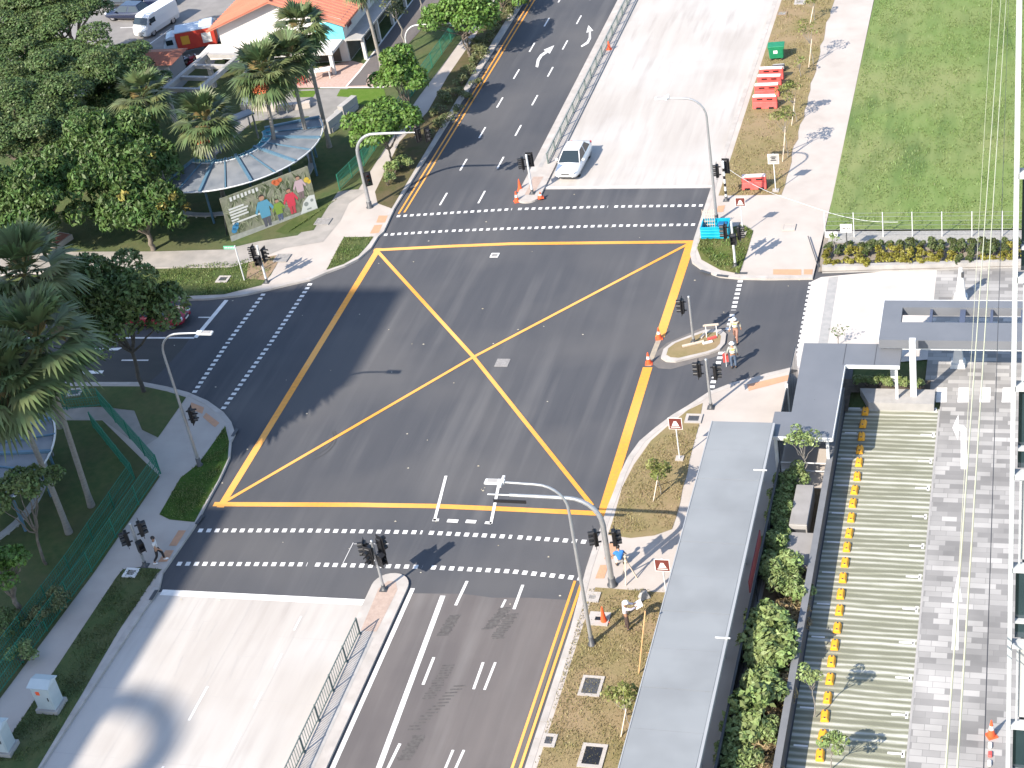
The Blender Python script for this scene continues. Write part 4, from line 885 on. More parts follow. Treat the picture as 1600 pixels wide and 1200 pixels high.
flat('ground_band', [[(0, 0), (1, 0), (1, .06), (0, .13)]], mat('banner_path', (.3, .3, .27), (.4, .4, .36), scale=3))
flat('foliage_print', leafs(130, .04, .96, .2, .93, .1), mat('banner_leaf_dark', (.05, .075, .03), (.1, .12, .05), scale=5), -.003); flat('foliage_print', leafs(90, .03, .96, .1, .9, .09), mat('banner_leaf_pale', (.24, .27, .15), (.34, .34, .24), scale=5), -.0035)
flat('white_panel', [[(.8, .02), (.995, .02), (.995, .34), (.93, .36), (.86, .26)]], bw, -.006)
for lg in (circ(.885, .2, .05), circ(.955, .24, .035), [(.88, .06), (.93, .06), (.93, .09), (.88, .09)]): flat('logo', [lg], mat('banner_logo_grey', (.25, .27, .25), rough=.6), -.010)
flat('text_lines', [[(.06, .68 - i * .065), (.06 + w_, .68 - i * .065), (.06 + w_, .72 - i * .065), (.06, .72 - i * .065)] for i, w_ in enumerate((.17, .21, .19, .2, .08, .34))], bw)
flat('header_lettering', [[(.1 + i * .042, .86 + (i % 3) * .01), (.125 + i * .042, .86 + (i % 3) * .01), (.125 + i * .042, .955), (.1 + i * .042, .955)] for i in range(8)], bw)
def figure(u, v, s, shirt, nm, legs, kid=0):
    flat(nm + '_legs', [[(u - .035 * s, v), (u - .005 * s, v), (u - .003 * s, v + .2 * s), (u - .04 * s, v + .2 * s)], [(u + .005 * s, v), (u + .035 * s, v), (u + .04 * s, v + .2 * s), (u + .003 * s, v + .2 * s)]], legs, -.008)
    flat(nm + '_shirt', [[(u - .05 * s, v + .2 * s), (u + .05 * s, v + .2 * s), (u + .055 * s, v + .42 * s), (u + .085 * s, v + .3 * s), (u + .1 * s, v + .36 * s), (u + .05 * s, v + .56 * s), (u - .05 * s, v + .56 * s), (u - .1 * s, v + .36 * s), (u - .085 * s, v + .3 * s), (u - .055 * s, v + .42 * s)]], shirt, -.010)
    flat(nm + '_face', [circ(u, v + .625 * s, .058 * s)], skin, -.012); flat(nm + '_hair', [[(u - .028 * s, v + .635 * s), (u - .026 * s, v + .68 * s), (u, v + .7 * s), (u + .026 * s, v + .68 * s), (u + .028 * s, v + .635 * s), (u + .018 * s, v + .66 * s), (u - .018 * s, v + .66 * s)]], hair, -.014)
figure(.43, .04, 1.05, mat('banner_blue_shirt', (.1, .3, .42), rough=.6), 'man', mat('banner_dark_trousers', (.1, .1, .12), rough=.6))
figure(.58, .06, .72, mat('banner_green_shirt', (.2, .3, .05), rough=.6), 'child', mat('banner_blue_shorts', (.1, .12, .2), rough=.6))
figure(.73, .1, .85, mat('banner_red_shirt', (.6, .05, .08), rough=.6), 'woman', mat('banner_red_skirt', (.5, .06, .08), rough=.6))
figure(.86, .36, .75, mat('banner_pink_shirt', (.5, .36, .38), rough=.6), 'elder', mat('banner_grey_skirt', (.2, .14, .14), rough=.6))
flat('flowers', [circ(.63, .9, .07), circ(.67, .93, .05), circ(.6, .93, .05)], mat('banner_orange', (.6, .14, .05), rough=.6)); flat('yellow_flowers', [circ(.95, .72, .06), circ(.975, .66, .045)], mat('banner_yellow', (.6, .42, .05), rough=.6)); flat('bird', [circ(.08, .28, .07), circ(.06, .22, .06), circ(.1, .34, .05)], mat('banner_bird_blue', (.05, .22, .4), rough=.6))
# pavilions with curved translucent roofs
BS = mat('pavilion_blue_steel', (.07, .14, .2), (.09, .17, .24), scale=3, rough=.5); PB = mat('pavilion_bright_blue', (.08, .32, .45), rough=.5)
RP = mat('weathered_shaded_polycarbonate', (.1, .118, .14), (.15, .168, .19), scale=1.2, rough=.6, c3=(.25, .255, .26), s3=.3, amt3=.55)  # roof colour darkened for tree shade, with paler weathered patches
def pavilion(name, cx, cy, r0, r1, a0, a1, z, nseg, label, trellis=True, legs=3):
    e = empty(name, (cx, cy, KZ), 0, label, 'pavilion', 'curved roof pavilions in the park')
    P = lambda r, a, zz: (r * math.cos(a), r * math.sin(a), zz)
    for i in range(nseg):
        b = MB(); A0 = a0 + (a1 - a0) * i / nseg; A1 = a0 + (a1 - a0) * (i + 1) / nseg; g = .012
        for dz, rev in ((0, 0), (-.04, 1)):
            q = [P(r0, A0 + g, z + .35 + dz), P(r1, A0 + g, z + dz), P(r1, (A0 + A1) / 2, z + dz), P(r1, A1 - g, z + dz), P(r0, A1 - g, z + .35 + dz), P(r0, (A0 + A1) / 2, z + .35 + dz)]
            b.poly(q if not rev else q[::-1])
        b.build('roof_panel', RP, e)
    for i in range(nseg + 1):
        A = a0 + (a1 - a0) * i / nseg; b = MB(); big = i % 2 == 0
        b.bar(P(r0 - .5, A, z + .42), P(r1 + .12, A, z + .02), .2 if big else .09, .22 if big else .1); b.build('radial_beam', BS, e)
        if big:
            b = MB(); b.tube([P(r1 - .8, A, 0), P(r1 - .8, A, z - .05)], .09, 8); b.build('post', BS, e)
    def ring(r, zz, w, nm, m): 
        b = MB(); n = nseg * 3
        b.tube([P(r, a0 + (a1 - a0) * k / n, zz) for k in range(n + 1)], w, 6); b.build(nm, m, e)
    ring(r1 + .1, z, .06, 'edge_tube', PALE); ring(r0, z + .38, .05, 'edge_tube', PALE)
    if trellis:
        ring(r0 - .75, z + .2, .05, 'edge_tube', PALE); b = MB(); n = nseg * 4
        for k in range(n): A = a0 + (a1 - a0) * (k + .5) / n; b.bar(P(r0 - .75, A, z + .2), P(r0, A, z + .36), .05, .16)
        b.build('trellis_slats', PB, e)
    b = MB(); n = nseg * 2
    for k in range(n):
        A0 = a0 + (a1 - a0) * k / n; A1 = a0 + (a1 - a0) * (k + 1) / n; b.bar(P(r1 - 1.3, A0, .45), P(r1 - 1.3, A1, .45), .45, .1); b.bar(P(r1 - 1.3, A0, .2), P(r1 - 1.3, A0, .4), .1)
    b.build('curved_bench', CONCG, e)
    return e
pavilion('park_pavilion', -56.0, 99.5, 3.5, 7.0, R_(-112), R_(36), 3.0, 10, 'curved grey roofed pavilion with blue steel beams behind the photo banner')
pavilion('park_pavilion', -58.6, 61.2, 3.2, 7.6, R_(-38), R_(64), 3.0, 8, 'curved grey roofed pavilion at the left edge among the shaded palms', trellis=False)
b = MB(); b.box((0, 0, 2.9), (2.6, 1.7, .12)); 
for sx in (-1.1, 1.1): b.bar((sx, 0, 0), (sx, 0, 2.9), .12)
o = b.build('flat_shelter', RP); o.location = (*W(55, 715, KZ)[:2], KZ); o.rotation_euler = (0, 0, .2); tag(o, 'small flat grey shelter beside the left edge pavilion', 'shelter')
# paved surfaces in the upper left
def over(name, l, m, dz=.03): return sheet(name, [p[:2] for p in pts(l, KZ)], KZ + dz, m)
over('parking_asphalt', [(40, 100), (335, 100), (345, 50), (420, -80), (-500, -80), (-300, 60)], A_PARK)
over('plaza_paving', [(300, 235), (405, 152), (455, 141), (545, 138), (527, 151), (553, 153), (545, 174), (500, 198), (482, 182), (395, 190), (330, 250)], mat('plaza_paving_grey', (.2, .19, .18), (.25, .24, .225), scale=1.5, rough=.9, c3=(.17, .165, .155), s3=.4), .03)
over('bright_lawn', [(532, 140), (600, 139), (606, 162), (552, 164), (553, 153), (526, 151)], TURF, .036)
over('bright_lawn', [(455, 143), (495, 142), (490, 152), (460, 153)], TURF, .036)
over('brick_paving', [(455, 138), (500, 105), (548, 95), (600, 108), (612, 136), (542, 137)], mat('brick_paving_pink', (.36, .25, .21), (.42, .31, .27), scale=5, rough=.9), .034)
over('service_lane', [(543, 135), (560, 116), (655, -10), (720, -60), (735, -20), (668, 36), (606, 105), (602, 112), (575, 117), (572, 134)], A_OLD, .04)
mark('lane_kerb_line', [([p[:2] for p in pts([(541, 136), (562, 112), (650, -6)], KZ)], .16)], WHITE, KZ + .05)
mark('lane_kerb_line', [([p[:2] for p in pts([(500, 138), (600, 137)], KZ)], .16)], WHITE, KZ + .05)
mark('parking_lane_line', [([p[:2] for p in pts([(230, 72), (268, 45)], KZ)], .14), ([p[:2] for p in pts([(185, 32), (207, 31)], KZ)], .12), ([p[:2] for p in pts([(188, 44), (210, 43)], KZ)], .12)], WHITE, KZ + .036)
# low seat walls in the plaza
b = MB(); c0 = W(440, 168, KZ)
for i in range(9): f = i / 9; q0_ = Vector((-3.4 + f * 6.0, -.5 * math.sin(f * 3), 0)); q1_ = Vector((-3.4 + (f + .105) * 6.0, -.5 * math.sin((f + .105) * 3), 0)); b.bar(q0_ + Vector((0, 0, .25)), q1_ + Vector((0, 0, .25)), .5, .5)
o = b.build('seat_wall', PATH); o.location = c0; tag(o, 'low pale curved seat wall between the tall palms and the plaza', 'seat wall')
for px, py, lb in ((546, 176, 'grey concrete block wall beside the bright lawn'), (524, 200, 'dark grey block wall behind the round tree near the tall palm')):
    b = MB(); b.box((0, 0, .5), (.5, 2.0, 1.0)); b.box((-.25, 0, .2), (1.2, 1.6, .4)); o = b.build('block_wall', CONCG); o.location = W(px, py, KZ); o.rotation_euler = (0, 0, -.25); tag(o, lb, 'wall')
# ---- house with orange tiled roof
def tiled(b, x0, x1, y0, y1, z0, z1, ridge_y=True, mi=0, th=.16): pass
def house():
    x0, x1, ya, yb_ = -65.6, -54.35, 120.3, 150.0; ze, zp = 3.75, 5.85; xm = (x0 + x1) / 2 - .1
    e = empty('orange_roof_house', (xm, ya, KZ), 0, 'white walled house with a bright orange tiled gable roof', 'house'); ox, oy = xm, ya
    b = MB(); g = [(x0 - ox, 0), (x1 - ox, 0), (x1 - ox, ze), (0, zp - .1), (x0 - ox, ze)]; L_ = yb_ - ya
    b.add([(x, 0, z) for x, z in g] + [(x, L_, z) for x, z in g], [(0, 1, 2, 3, 4), (9, 8, 7, 6, 5), (0, 4, 9, 5), (1, 6, 7, 2)]); b.build('wall', WALLW, e)
    TL = mat('orange_roof_tile', (.46, .165, .105), (.53, .2, .13), scale=1.0, rough=.7, c3=(.4, .14, .09), s3=.3, stretch=(1, 4, 1))
    b = MB()
    for s, xe in ((-1, x0 - ox - .7), (1, x1 - ox + .55)):
        sl_ = (zp - ze) / ((x1 - x0) / 2); zee = zp - sl_ * abs(xe); y = -.75
        while y < L_ + .5:
            yy = min(y + .5, L_ + .5)
            A0, B0 = (0, y, zp), (xe, y, zee); b.add([(0, y, zp), (xe, y, zee), (xe, yy, zee), (0, yy, zp), (0, y, zp - .16), (xe, y, zee - .16), (xe, yy, zee - .16), (0, yy, zp - .16)], [(0, 1, 2, 3), (4, 7, 6, 5), (1, 5, 6, 2), (0, 4, 5, 1), (3, 2, 6, 7)])
            b.bar((0, y, zp + .03), (xe, y, zee + .03), .09, .1); y = yy
    b.bar((0, -.75, zp + .05), (0, L_ + .5, zp + .05), .3, .16); b.build('roof', TL, e)
    b = MB(); b.box((x1 - ox - 1.25, -.03, 2.75), (2.5, .05, 1.5)); b.build('blue_gable_panel', mat('gable_light_blue', (.12, .5, .6), rough=.7), e)
    for i in range(6):
        b = MB(); b.box((x1 - ox + .02, 1.4 + i * 3.6, 3.0), (.06, .9, .85)); f = b.build('window', mat('shutter_maroon', (.12, .04, .045), rough=.6), e)
        b = MB(); b.box((x1 - ox + .05, 1.4 + i * 3.6, 2.54), (.12, 1.05, .08)); b.build('sill', WALLW, f)
    b = MB(); b.box((x1 - ox + .75, L_ / 2 - .2, 1.98), (1.5, L_, .14)); b.build('side_canopy', mat('house_canopy', (.3, .3, .29), (.36, .35, .34), scale=1, rough=.8), e)
    for i in range(7): b = MB(); b.box((x1 - ox + 1.35, .3 + i * 3.6, .95), (.26, .26, 1.9)); b.build('column', WALLW, e)
    b = MB(); b.box((x1 - ox + .03, L_ / 2, .95), (.04, L_ - .4, 1.7)); b.build('shade_front', mat('shade_front_dark', (.05, .045, .04), (.1, .09, .08), scale=1, rough=.5), e)  # dark panel behind the columns, same colour as under the flat roof
    # single-storey front with a flat white roof
    b = MB(); b.box((-.6, -1.3, 1.92), (x1 - x0 + 1.0, 2.6, .22)); b.box((-.6, -2.6, 2.0), (x1 - x0 + 1.0, .1, .42)); b.build('front_flat_roof', WALLW, e)
    b = MB(); b.box((-.3, -.05, .95), (x1 - x0 - .6, .06, 1.7)); b.build('shade_front', MATS['shade_front_dark'], e)  # dark panel stands in for the shade under the flat roof
    for x in (-5.9, -3, 0, 2.9, 5.2): b = MB(); b.box((x, -2.4, .9), (.28, .28, 1.8)); b.build('column', WALLW, e)
    for x, y in ((-2, -1.1), (-.6, -1.1), (1.0, -1.1)): b = MB(); b.box((x, y, 2.16), (.7, .5, .3), bev=.04); b.build('rooftop_unit', CONCG, e)
house()
# small grey house with a brown ridge, half hidden by the trees
p = W(276, 146, KZ); e = empty('grey_house', p, 0, 'low grey walled house with a brown tiled roof edge behind the trees', 'house')
b = MB(); b.box((-5.2, 1.3, 1.35), (10.4, 2.6, 2.7)); b.build('wall', mat('house_shaded_grey', (.2, .23, .28), (.23, .26, .31), scale=.6, rough=.8), e)  # grey wall colour takes in the shade of the trees
b = MB(); b.add([(-10.9, -.4, 2.7), (.5, -.4, 2.7), (.5, 3.0, 2.7), (-10.9, 3.0, 2.7), (-10, 1.3, 3.2), (-.4, 1.3, 3.2)], [(3, 2, 1, 0), (0, 1, 5, 4), (2, 3, 4, 5), (1, 2, 5), (3, 0, 4)]); b.build('roof', mat('brown_roof_tile', (.2, .07, .045), (.27, .1, .06), scale=3, rough=.8, stretch=(6, 1, 1)), e)
b = MB(); b.box((-3.5, -.02, 1.0), (1.0, .05, 2.0)); b.build('door', DARK, e)
# concrete pergola frame
pz = 2.85; e = empty('concrete_pergola', (-63.8, 112.8, KZ), -.12, 'pale concrete pergola frame of thick beams beside the grey house', 'pergola')
b = MB()
for x in (-1.6, 1.6): b = MB(); b.bar((x, -3.4, pz), (x, 3.4, pz), .38, .38); b.build('side_beam', CONCG, e)
for y in (-3.2, -1.1, 1.1, 3.2): b = MB(); b.bar((-1.4, y, pz + .01), (1.4, y, pz + .01), .3, .3); b.build('cross_beam', CONCG, e)
for x in (-1.6, 1.6):
    for y in (-3.2, 3.2): b = MB(); b.box((x, y, pz / 2 - .1), (.34, .34, pz - .2)); b.build('column', CONCG, e)
for i, (px, py) in enumerate(((392, 200), (345, 240))):
    b = MB(); b.bar((0, 0, 2.3), (2.2, 2.4, 2.3), 1.1, .1); b.bar((0, 0, 0), (0, 0, 2.3), .1); b.bar((2.2, 2.4, 0), (2.2, 2.4, 2.3), .1); o = b.build('walkway_shelter', RP); o.location = W(px, py, KZ); tag(o, ('narrow slatted shelter roof left of the tall palm trunks', 'narrow shelter roof behind the fruiting palm')[i], 'shelter')
for i, (px, py, w, d, m) in enumerate(((93, 380, 1.3, 1.6, 'brown_roof_tile'),)):
    e = empty('planter_tray', W(px, py, KZ), -.3, 'small brown topped tray with a pale rim in the grass under the bright tree', 'planter'); b = MB(); b.box((0, 0, .2), (w, d, .4)); b.build('rim', PATH, e); b = MB(); b.box((0, 0, .41), (w - .25, d - .25, .05)); b.build('soil', MATS[m], e)
# ---- apartment tower to the left behind the viewpoint, which throws the broad shadow
def apartment():
    e = empty('unseen_tower', (-94, 15.6, 0), 0, 'pale apartment tower whose broad shadow covers the left side of the junction', 'tower')
    b = MB(); b.box((0, 0, 30), (37.6, 10.4, 60)); b.build('main_block', WALLW, e)
    b = MB(); b.box((-.5 + 25.2, -5.3, 20), (7.4, 19.2, 40)); b.box((24.7, 4.6, 40.5), (3, 4, 1)); b.build('shade_wing', WALLW, e)  # lower wing added out of view to shade the lower left
    for k in range(18):
        b = MB(); b.box((0, 5.23, 2.6 + k * 3.2), (35, .06, 1.5)); b.box((18.83, 0, 2.6 + k * 3.2), (.06, 8, 1.5)); b.build('window_band', GLASS, e)
    b = MB(); b.box((-8, 0, 61.2), (8, 6, 2.4)); b.build('roof_tank', CONCG, e)
apartment()
e = empty('unseen_tower', (-95.2, -37, 0), 0, 'unseen tower added so its round roof frame casts the soft curved shadow on the near pale lanes', 'tower')  # out of view, added for the curved shadow of its roof ring
b = MB(); b.box((0, 0, 36.5), (11.4, 14, 73)); b.build('main_block', WALLW, e)
for k in range(20): b = MB(); b.box((5.73, 0, 3 + k * 3.4), (.06, 12, 1.5)); b.build('window_band', GLASS, e)
b = MB(); n = 28; vs = []
for k in range(n):
    a = 2 * math.pi * k / n
    for r, z in ((2.3, 74.6), (3.5, 74.6), (3.5, 75.2), (2.3, 75.2)): vs.append((8.9 + r * math.cos(a), 2.3 + r * math.sin(a), z))
b.add(vs, [(4 * k + j, 4 * k + (j + 1) % 4, 4 * ((k + 1) % n) + (j + 1) % 4, 4 * ((k + 1) % n) + j) for k in range(n) for j in range(4)])
b.build('shadow_ring', CONCG, e)
b = MB(); b.box((4.0, 2.3, 74.2), (3.4, 5.6, 2.4)); b.build('shadow_ring_support', CONCG, e)
# ================================================================== VEGETATION
RG = np.random.default_rng(11)
def quads_mesh(name, V, m, smooth=False):
    """V: (n,4,3) array of quads"""
    n = len(V); me = bpy.data.meshes.new(name); me.vertices.add(n * 4); me.vertices.foreach_set('co', V.reshape(-1).astype(np.float32))
    me.loops.add(n * 4); me.loops.foreach_set('vertex_index', np.arange(n * 4, dtype=np.int32)); me.polygons.add(n)
    me.polygons.foreach_set('loop_start', np.arange(0, n * 4, 4, dtype=np.int32)); me.polygons.foreach_set('loop_total', np.full(n, 4, dtype=np.int32))
    me.update(calc_edges=True); me.validate(); me.materials.append(m); return me
def unit(a): return a / np.maximum(np.linalg.norm(a, axis=-1, keepdims=True), 1e-9)
def leaf_quads(P, Nn, size, aspect=.5, hang=.3):
    n = len(P); r = unit(RG.normal(size=(n, 3))); t = unit(np.cross(Nn, r)); t[:, 2] -= hang; t = unit(t); s = unit(np.cross(Nn, t)); L = size * RG.uniform(.65, 1.35, (n, 1)); w = L * aspect
    up = unit(np.cross(t, s)); return np.stack([P - t * L * .5, P - s * w * .5 + up * L * .06, P + t * L * .5 - up * L * .1, P + s * w * .5 + up * L * .06], axis=1)
def crown_mesh(name, lobes, n, size, m, aspect=.5, hang=.3, jit=.55, upb=.5):
    """lobes: list of (centre, radii)"""
    w = np.array([l[1][0] * l[1][1] + l[1][0] * l[1][2] for l in lobes]); cnt = RG.multinomial(n, w / w.sum()); Ps = []; Ns = []
    for (c, r), k in zip(lobes, cnt):
        d = unit(RG.normal(size=(k, 3))); d[:, 2] = np.where(d[:, 2] < -.35, -d[:, 2], d[:, 2]); rad = RG.uniform(.5, 1.0, (k, 1)) ** .4
        Ps.append(np.array(c) + d * np.array(r) * rad); q = unit(d / np.array(r)); q[:, 2] += upb; Ns.append(unit(q + RG.normal(size=(k, 3)) * jit))
    P = np.concatenate(Ps); Nn = np.concatenate(Ns); return quads_mesh(name, leaf_quads(P, Nn, size, aspect, hang), m)
def lobes_in(c, R, k, r0, r1, flat=.7, bottom=-.35):
    out = []
    for i in range(k):
        d = unit(RG.normal(size=3)); 
        if d[2] < bottom: d[2] = -d[2] * .5
        f = RG.uniform(.45, .92); r = RG.uniform(r0, r1); out.append((np.array(c) + d * np.array(R) * f, (r, r, r * flat)))
    return out
def limb(b, a, c, r0, r1, n=7, wob=.12, k=5):
    a, c = np.array(a, float), np.array(c, float); L = np.linalg.norm(c - a); pts_ = [a + (c - a) * i / k + (RG.normal(size=3) * wob * L * .25 if 0 < i < k else 0) for i in range(k + 1)]
    b.tube([tuple(p) for p in pts_], [r0 + (r1 - r0) * i / k for i in range(k + 1)], n)
def make_tree(name, loc, H, R, m, label, group=None, n=5000, size=.25, aspect=.5, lob=14, lr=(.3, .45), cz=None, lean=(0, 0), trunk_r=.16, flat=.75, fork=.45, hang=.3, cat='tree', bark=None, multi=1, rzz=None, upb=.5):
    e = empty(name, loc, 0, label, cat, group); cz = cz or H - R[2]; c = (lean[0], lean[1], cz)
    lobes = lobes_in(c, R, lob, R[0] * lr[0], R[0] * lr[1], flat)
    b = MB()
    for q in range(multi):
        off = (RG.normal(size=2) * .12) if multi > 1 else np.zeros(2); f = np.array([lean[0] * .5 + off[0] * 3, lean[1] * .5 + off[1] * 3, cz * fork]); limb(b, (off[0], off[1], 0), f, trunk_r, trunk_r * .75)
        for lc, lrad in lobes[q::multi][:8]: limb(b, f, np.array(lc) - np.array([0, 0, lrad[2] * .4]), trunk_r * .6, trunk_r * .15, 6)
    b.build('trunk', bark or BARK, e)
    o = bpy.data.objects.new('crown', crown_mesh('crown', lobes, n, size, m, aspect, hang, upb=upb)); COL.objects.link(o); o.parent = e
    return e
L_RAIN = leafmat('rain_tree_leaves', (.055, .1, .03), (.09, .14, .045), (.125, .155, .055))
L_MANGO = leafmat('mango_leaves', (.055, .112, .028), (.1, .165, .042), (.085, .125, .04), sc=.9)
L_DARK = leafmat('dark_street_leaves', (.075, .125, .04), (.11, .16, .05), (.15, .17, .055))
L_ROUND = leafmat('round_tree_leaves', (.085, .165, .03), (.135, .22, .045), (.07, .13, .025), sc=1.5)
L_OLIVE = leafmat('olive_shrub_leaves', (.1, .125, .05), (.16, .18, .075), (.2, .19, .095), sc=2)
L_SHRUB = leafmat('bright_shrub_leaves', (.14, .205, .065), (.21, .275, .1), (.27, .3, .13), sc=2)
L_SAPL = leafmat('sapling_leaves', (.13, .17, .04), (.19, .2, .06), (.22, .19, .08), sc=3)
L_DRY = leafmat('dry_stalks', (.26, .19, .1), (.34, .25, .14), (.2, .16, .07), sc=3)
L_HEDGE = leafmat('hedge_yellow_leaves', (.21, .2, .03), (.27, .23, .05), (.14, .17, .03), sc=1.2)
L_HEDGED = leafmat('hedge_green_leaves', (.06, .1, .025), (.1, .13, .04), (.13, .1, .07), sc=1.2)
L_PALM = leafmat('palm_leaves', (.075, .115, .045), (.12, .16, .065), (.17, .175, .08), sc=.8)
L_PALMD = leafmat('palm_leaves_dry', (.2, .15, .06), (.26, .19, .08), sc=1)
L_TIP = leafmat('young_leaf_tips', (.22, .21, .05), (.26, .2, .05), sc=1)
def spot(px, py, z): p = W(px, py, z); return Vector((p.x, p.y, KZ))
# broad feathery trees in the top left corner
for i, (px, py, z, R, n, lb) in enumerate(((40, 40, 8.0, (8.2, 7.0, 3.2), 52000, 'broad feathery dark tree filling the very top left corner'), (120, 115, 6.8, (6.6, 5.6, 2.8), 38000, 'feathery dark tree reaching towards the white van and the parking'), (25, 190, 6.5, (7.0, 5.6, 3.0), 40000, 'feathery dark tree on the left edge above the bright leathery tree'), (196, 150, 4.6, (4.2, 3.6, 2.0), 20000, 'low feathery tree in front of the grey house wall'), (8, 92, 7.0, (6.0, 5.4, 2.6), 30000, 'feathery tree cut by the left edge between the two other feathery crowns'), (95, 5, 7.5, (5.6, 5.0, 2.2), 26000, 'feathery tree at the top edge next to the dark parked cars'))):
    make_tree('rain_tree', spot(px, py, z), z + R[2], R, L_RAIN, lb, 'feathery trees in the upper left', n, .23, .55, 60, (.13, .24), z, trunk_r=.28, flat=.45, fork=.4, upb=1.1)
# leathery bright trees
for px, py, z, R, n, lb in ((178, 262, 4.6, (5.6, 4.4, 3.9), 21000, 'large bright leathery tree between the pavilion and the feathery trees'), (60, 318, 4.0, (5.2, 4.0, 3.5), 17000, 'bright leathery tree at the left edge above the small tray'), (222, 335, 3.0, (4.0, 2.6, 2.6), 10000, 'lower leathery tree with yellow tips in front of the pavilion')):
    t = make_tree('leathery_tree', spot(px, py, z), z + R[2], R, L_MANGO, lb, 'bright leathery trees', n, .44, .36, 60, (.15, .27), z, trunk_r=.2, flat=.75, hang=.8)
    o = bpy.data.objects.new('young_leaves', crown_mesh('young_leaves', lobes_in((0, 0, z), (R[0] * 1.02, R[1] * 1.02, R[2]), 5, .3, .5), 130, .42, L_TIP, .34, .5)); COL.objects.link(o); o.parent = t
b0 = W(225, 612, KZ); cc = onY(188, 488, b0.y)
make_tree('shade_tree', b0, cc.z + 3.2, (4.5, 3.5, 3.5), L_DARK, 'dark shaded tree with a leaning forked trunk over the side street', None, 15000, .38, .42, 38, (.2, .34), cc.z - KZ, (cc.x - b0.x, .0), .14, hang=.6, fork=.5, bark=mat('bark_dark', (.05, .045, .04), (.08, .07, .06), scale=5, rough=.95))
# round bright trees by the upper footpath
def ptree(base, crown, R, lb, n=7000, size=.29, name='round_tree', grp='round bright trees by the upper left footpath', **k):
    p = W(*base, KZ); c = onY(*crown, p.y); return make_tree(name, p, c.z + R[2], R, L_ROUND, lb, grp, n, size, .6, 28, (.3, .44), c.z - KZ, (c.x - p.x, 0), .09, **k)
ptree((650, 207), (628, 122), (2.1, 2.0, 2.2), 'tall round bright tree beside the bright lawn')
ptree((612, 263), (602, 198), (2.9, 2.3, 1.75), 'broad round tree beside the curved signal mast', 8600)
ptree((735, 88), (718, 28), (3.1, 2.6, 1.9), 'round bright tree with several stems at the top of the footpath', 9000, multi=3)
ptree((778, 25), (792, -8), (1.6, 1.5, 1.4), 'small round tree at the top edge next to the road', 2200)
for bx, cr, lb in (((634, 72), (612, 15), 'thin half bare tree standing in the service lane'), ((662, 33), (655, -12), 'thin half bare tree at the top edge by the service lane')):
    p = W(*bx, KZ); c = onY(*cr, p.y); make_tree('thin_tree', p, c.z + 1.2, (1.6, 1.4, 1.1), L_OLIVE, lb, None, 420, .24, .5, 10, (.2, .35), c.z - KZ, (c.x - p.x, 0), .09, fork=.75, bark=BARKG)
# ---- palms
def frond_quads(az, el, pet, rad, n=15, spread=1.25, droop=.5):
    """one fan frond: a stalk and a fan of strap leaflets"""
    d = np.array([math.cos(az) * math.cos(el), math.sin(az) * math.cos(el), math.sin(el)]); side = np.array([-math.sin(az), math.cos(az), 0]); up = np.cross(d, side) * -1
    if up[2] < 0 and el < 1.2: up = -up
    out = []; tip = d * pet; w = .03
    out.append([side * w, -side * w, tip - side * w, tip + side * w])
    for i in range(n):
        a = spread * (2 * i / (n - 1) - 1); u = d * math.cos(a) + side * math.sin(a); L = rad * (1 - .25 * abs(a) / spread) * RG.uniform(.85, 1.1); s = np.cross(u, up); ww = .08
        m = tip + u * L * .55 + up * .04; e = tip + u * L - np.array([0, 0, droop * L * RG.uniform(.3, .7)])
        out.append([tip, m - s * ww, e, m + s * ww])
    return out
def palm_crown(name, seed, nf, pet, rad, m, low=-1.0):
    global RG; sv = RG; RG = np.random.default_rng(seed); Q = []
    for i in range(nf):
        f = i / nf; el = 1.35 - (1.35 - low) * f ** .85 + RG.normal() * .1; az = i * 2.399 + RG.normal() * .2; Q += frond_quads(az, el, pet * RG.uniform(.8, 1.15), rad * RG.uniform(.85, 1.1), droop=.22 + .4 * f)
    me = quads_mesh(name, np.array(Q), m); RG = sv; return me
PC = [palm_crown('crown', 21 + i, 42, .95, 1.25, L_PALM) for i in range(3)]
PDRY = palm_crown('dry_fronds', 40, 9, .8, 1.0, L_PALMD, -1.35)
def palm(base, crown, lb, k=1.0, fruit=False, dead=True, rad=.17, bark=BARKG, grp='tall fan palms'):
    p = W(*base, KZ); c = onY(*crown, p.y); Hh = c.z - KZ; dx = c.x - p.x; e = empty('fan_palm', p, 0, lb, 'palm', grp)
    b = MB(); N_ = 12; b.tube([(dx * (i / N_) ** 1.3, .1 * math.sin(i / N_ * 3), Hh * i / N_) for i in range(N_ + 1)], [rad * (1.35 if i == 0 else 1 - .25 * i / N_) for i in range(N_ + 1)], 10); b.build('trunk', bark, e)
    o = bpy.data.objects.new('crown', RG.choice(PC)); COL.objects.link(o); o.parent = e; o.location = (dx, 0, Hh); o.scale = (k,) * 3; o.rotation_euler = (0, 0, RG.uniform(0, 6))
    if dead: o = bpy.data.objects.new('dry_fronds', palm_crown('dry_fronds', 60 + len(bpy.data.objects) % 9, 7, .7, .95, L_PALMD, -1.45)); COL.objects.link(o); o.parent = e; o.location = (dx, 0, Hh - .35); o.scale = (k * .8,) * 3
    if fruit:
        o = bpy.data.objects.new('fruit_cluster', crown_mesh('fruit_cluster', [((0, -.6, -.6), (.65, .5, .6))], 420, .12, mat('palm_fruit_orange', (.5, .1, .03), (.42, .13, .05), scale=6, rough=.6), .8, .2)); COL.objects.link(o); o.parent = e; o.location = (dx + .2, -.75, Hh - .15)
    return e
palm((515, 230), (470, 42), 'tallest palm on the right of the cluster, crown against the orange roof', 1.15)
palm((490, 262), (450, 88), 'middle palm of the cluster behind the photo banner', 1.12)
palm((440, 282), (410, 112), 'left palm of the cluster, with small orange fruit', 1.35, True)
palm((350, 312), (320, 188), 'short palm with a big orange fruit cluster in front of the pavilion', 1.3, True)
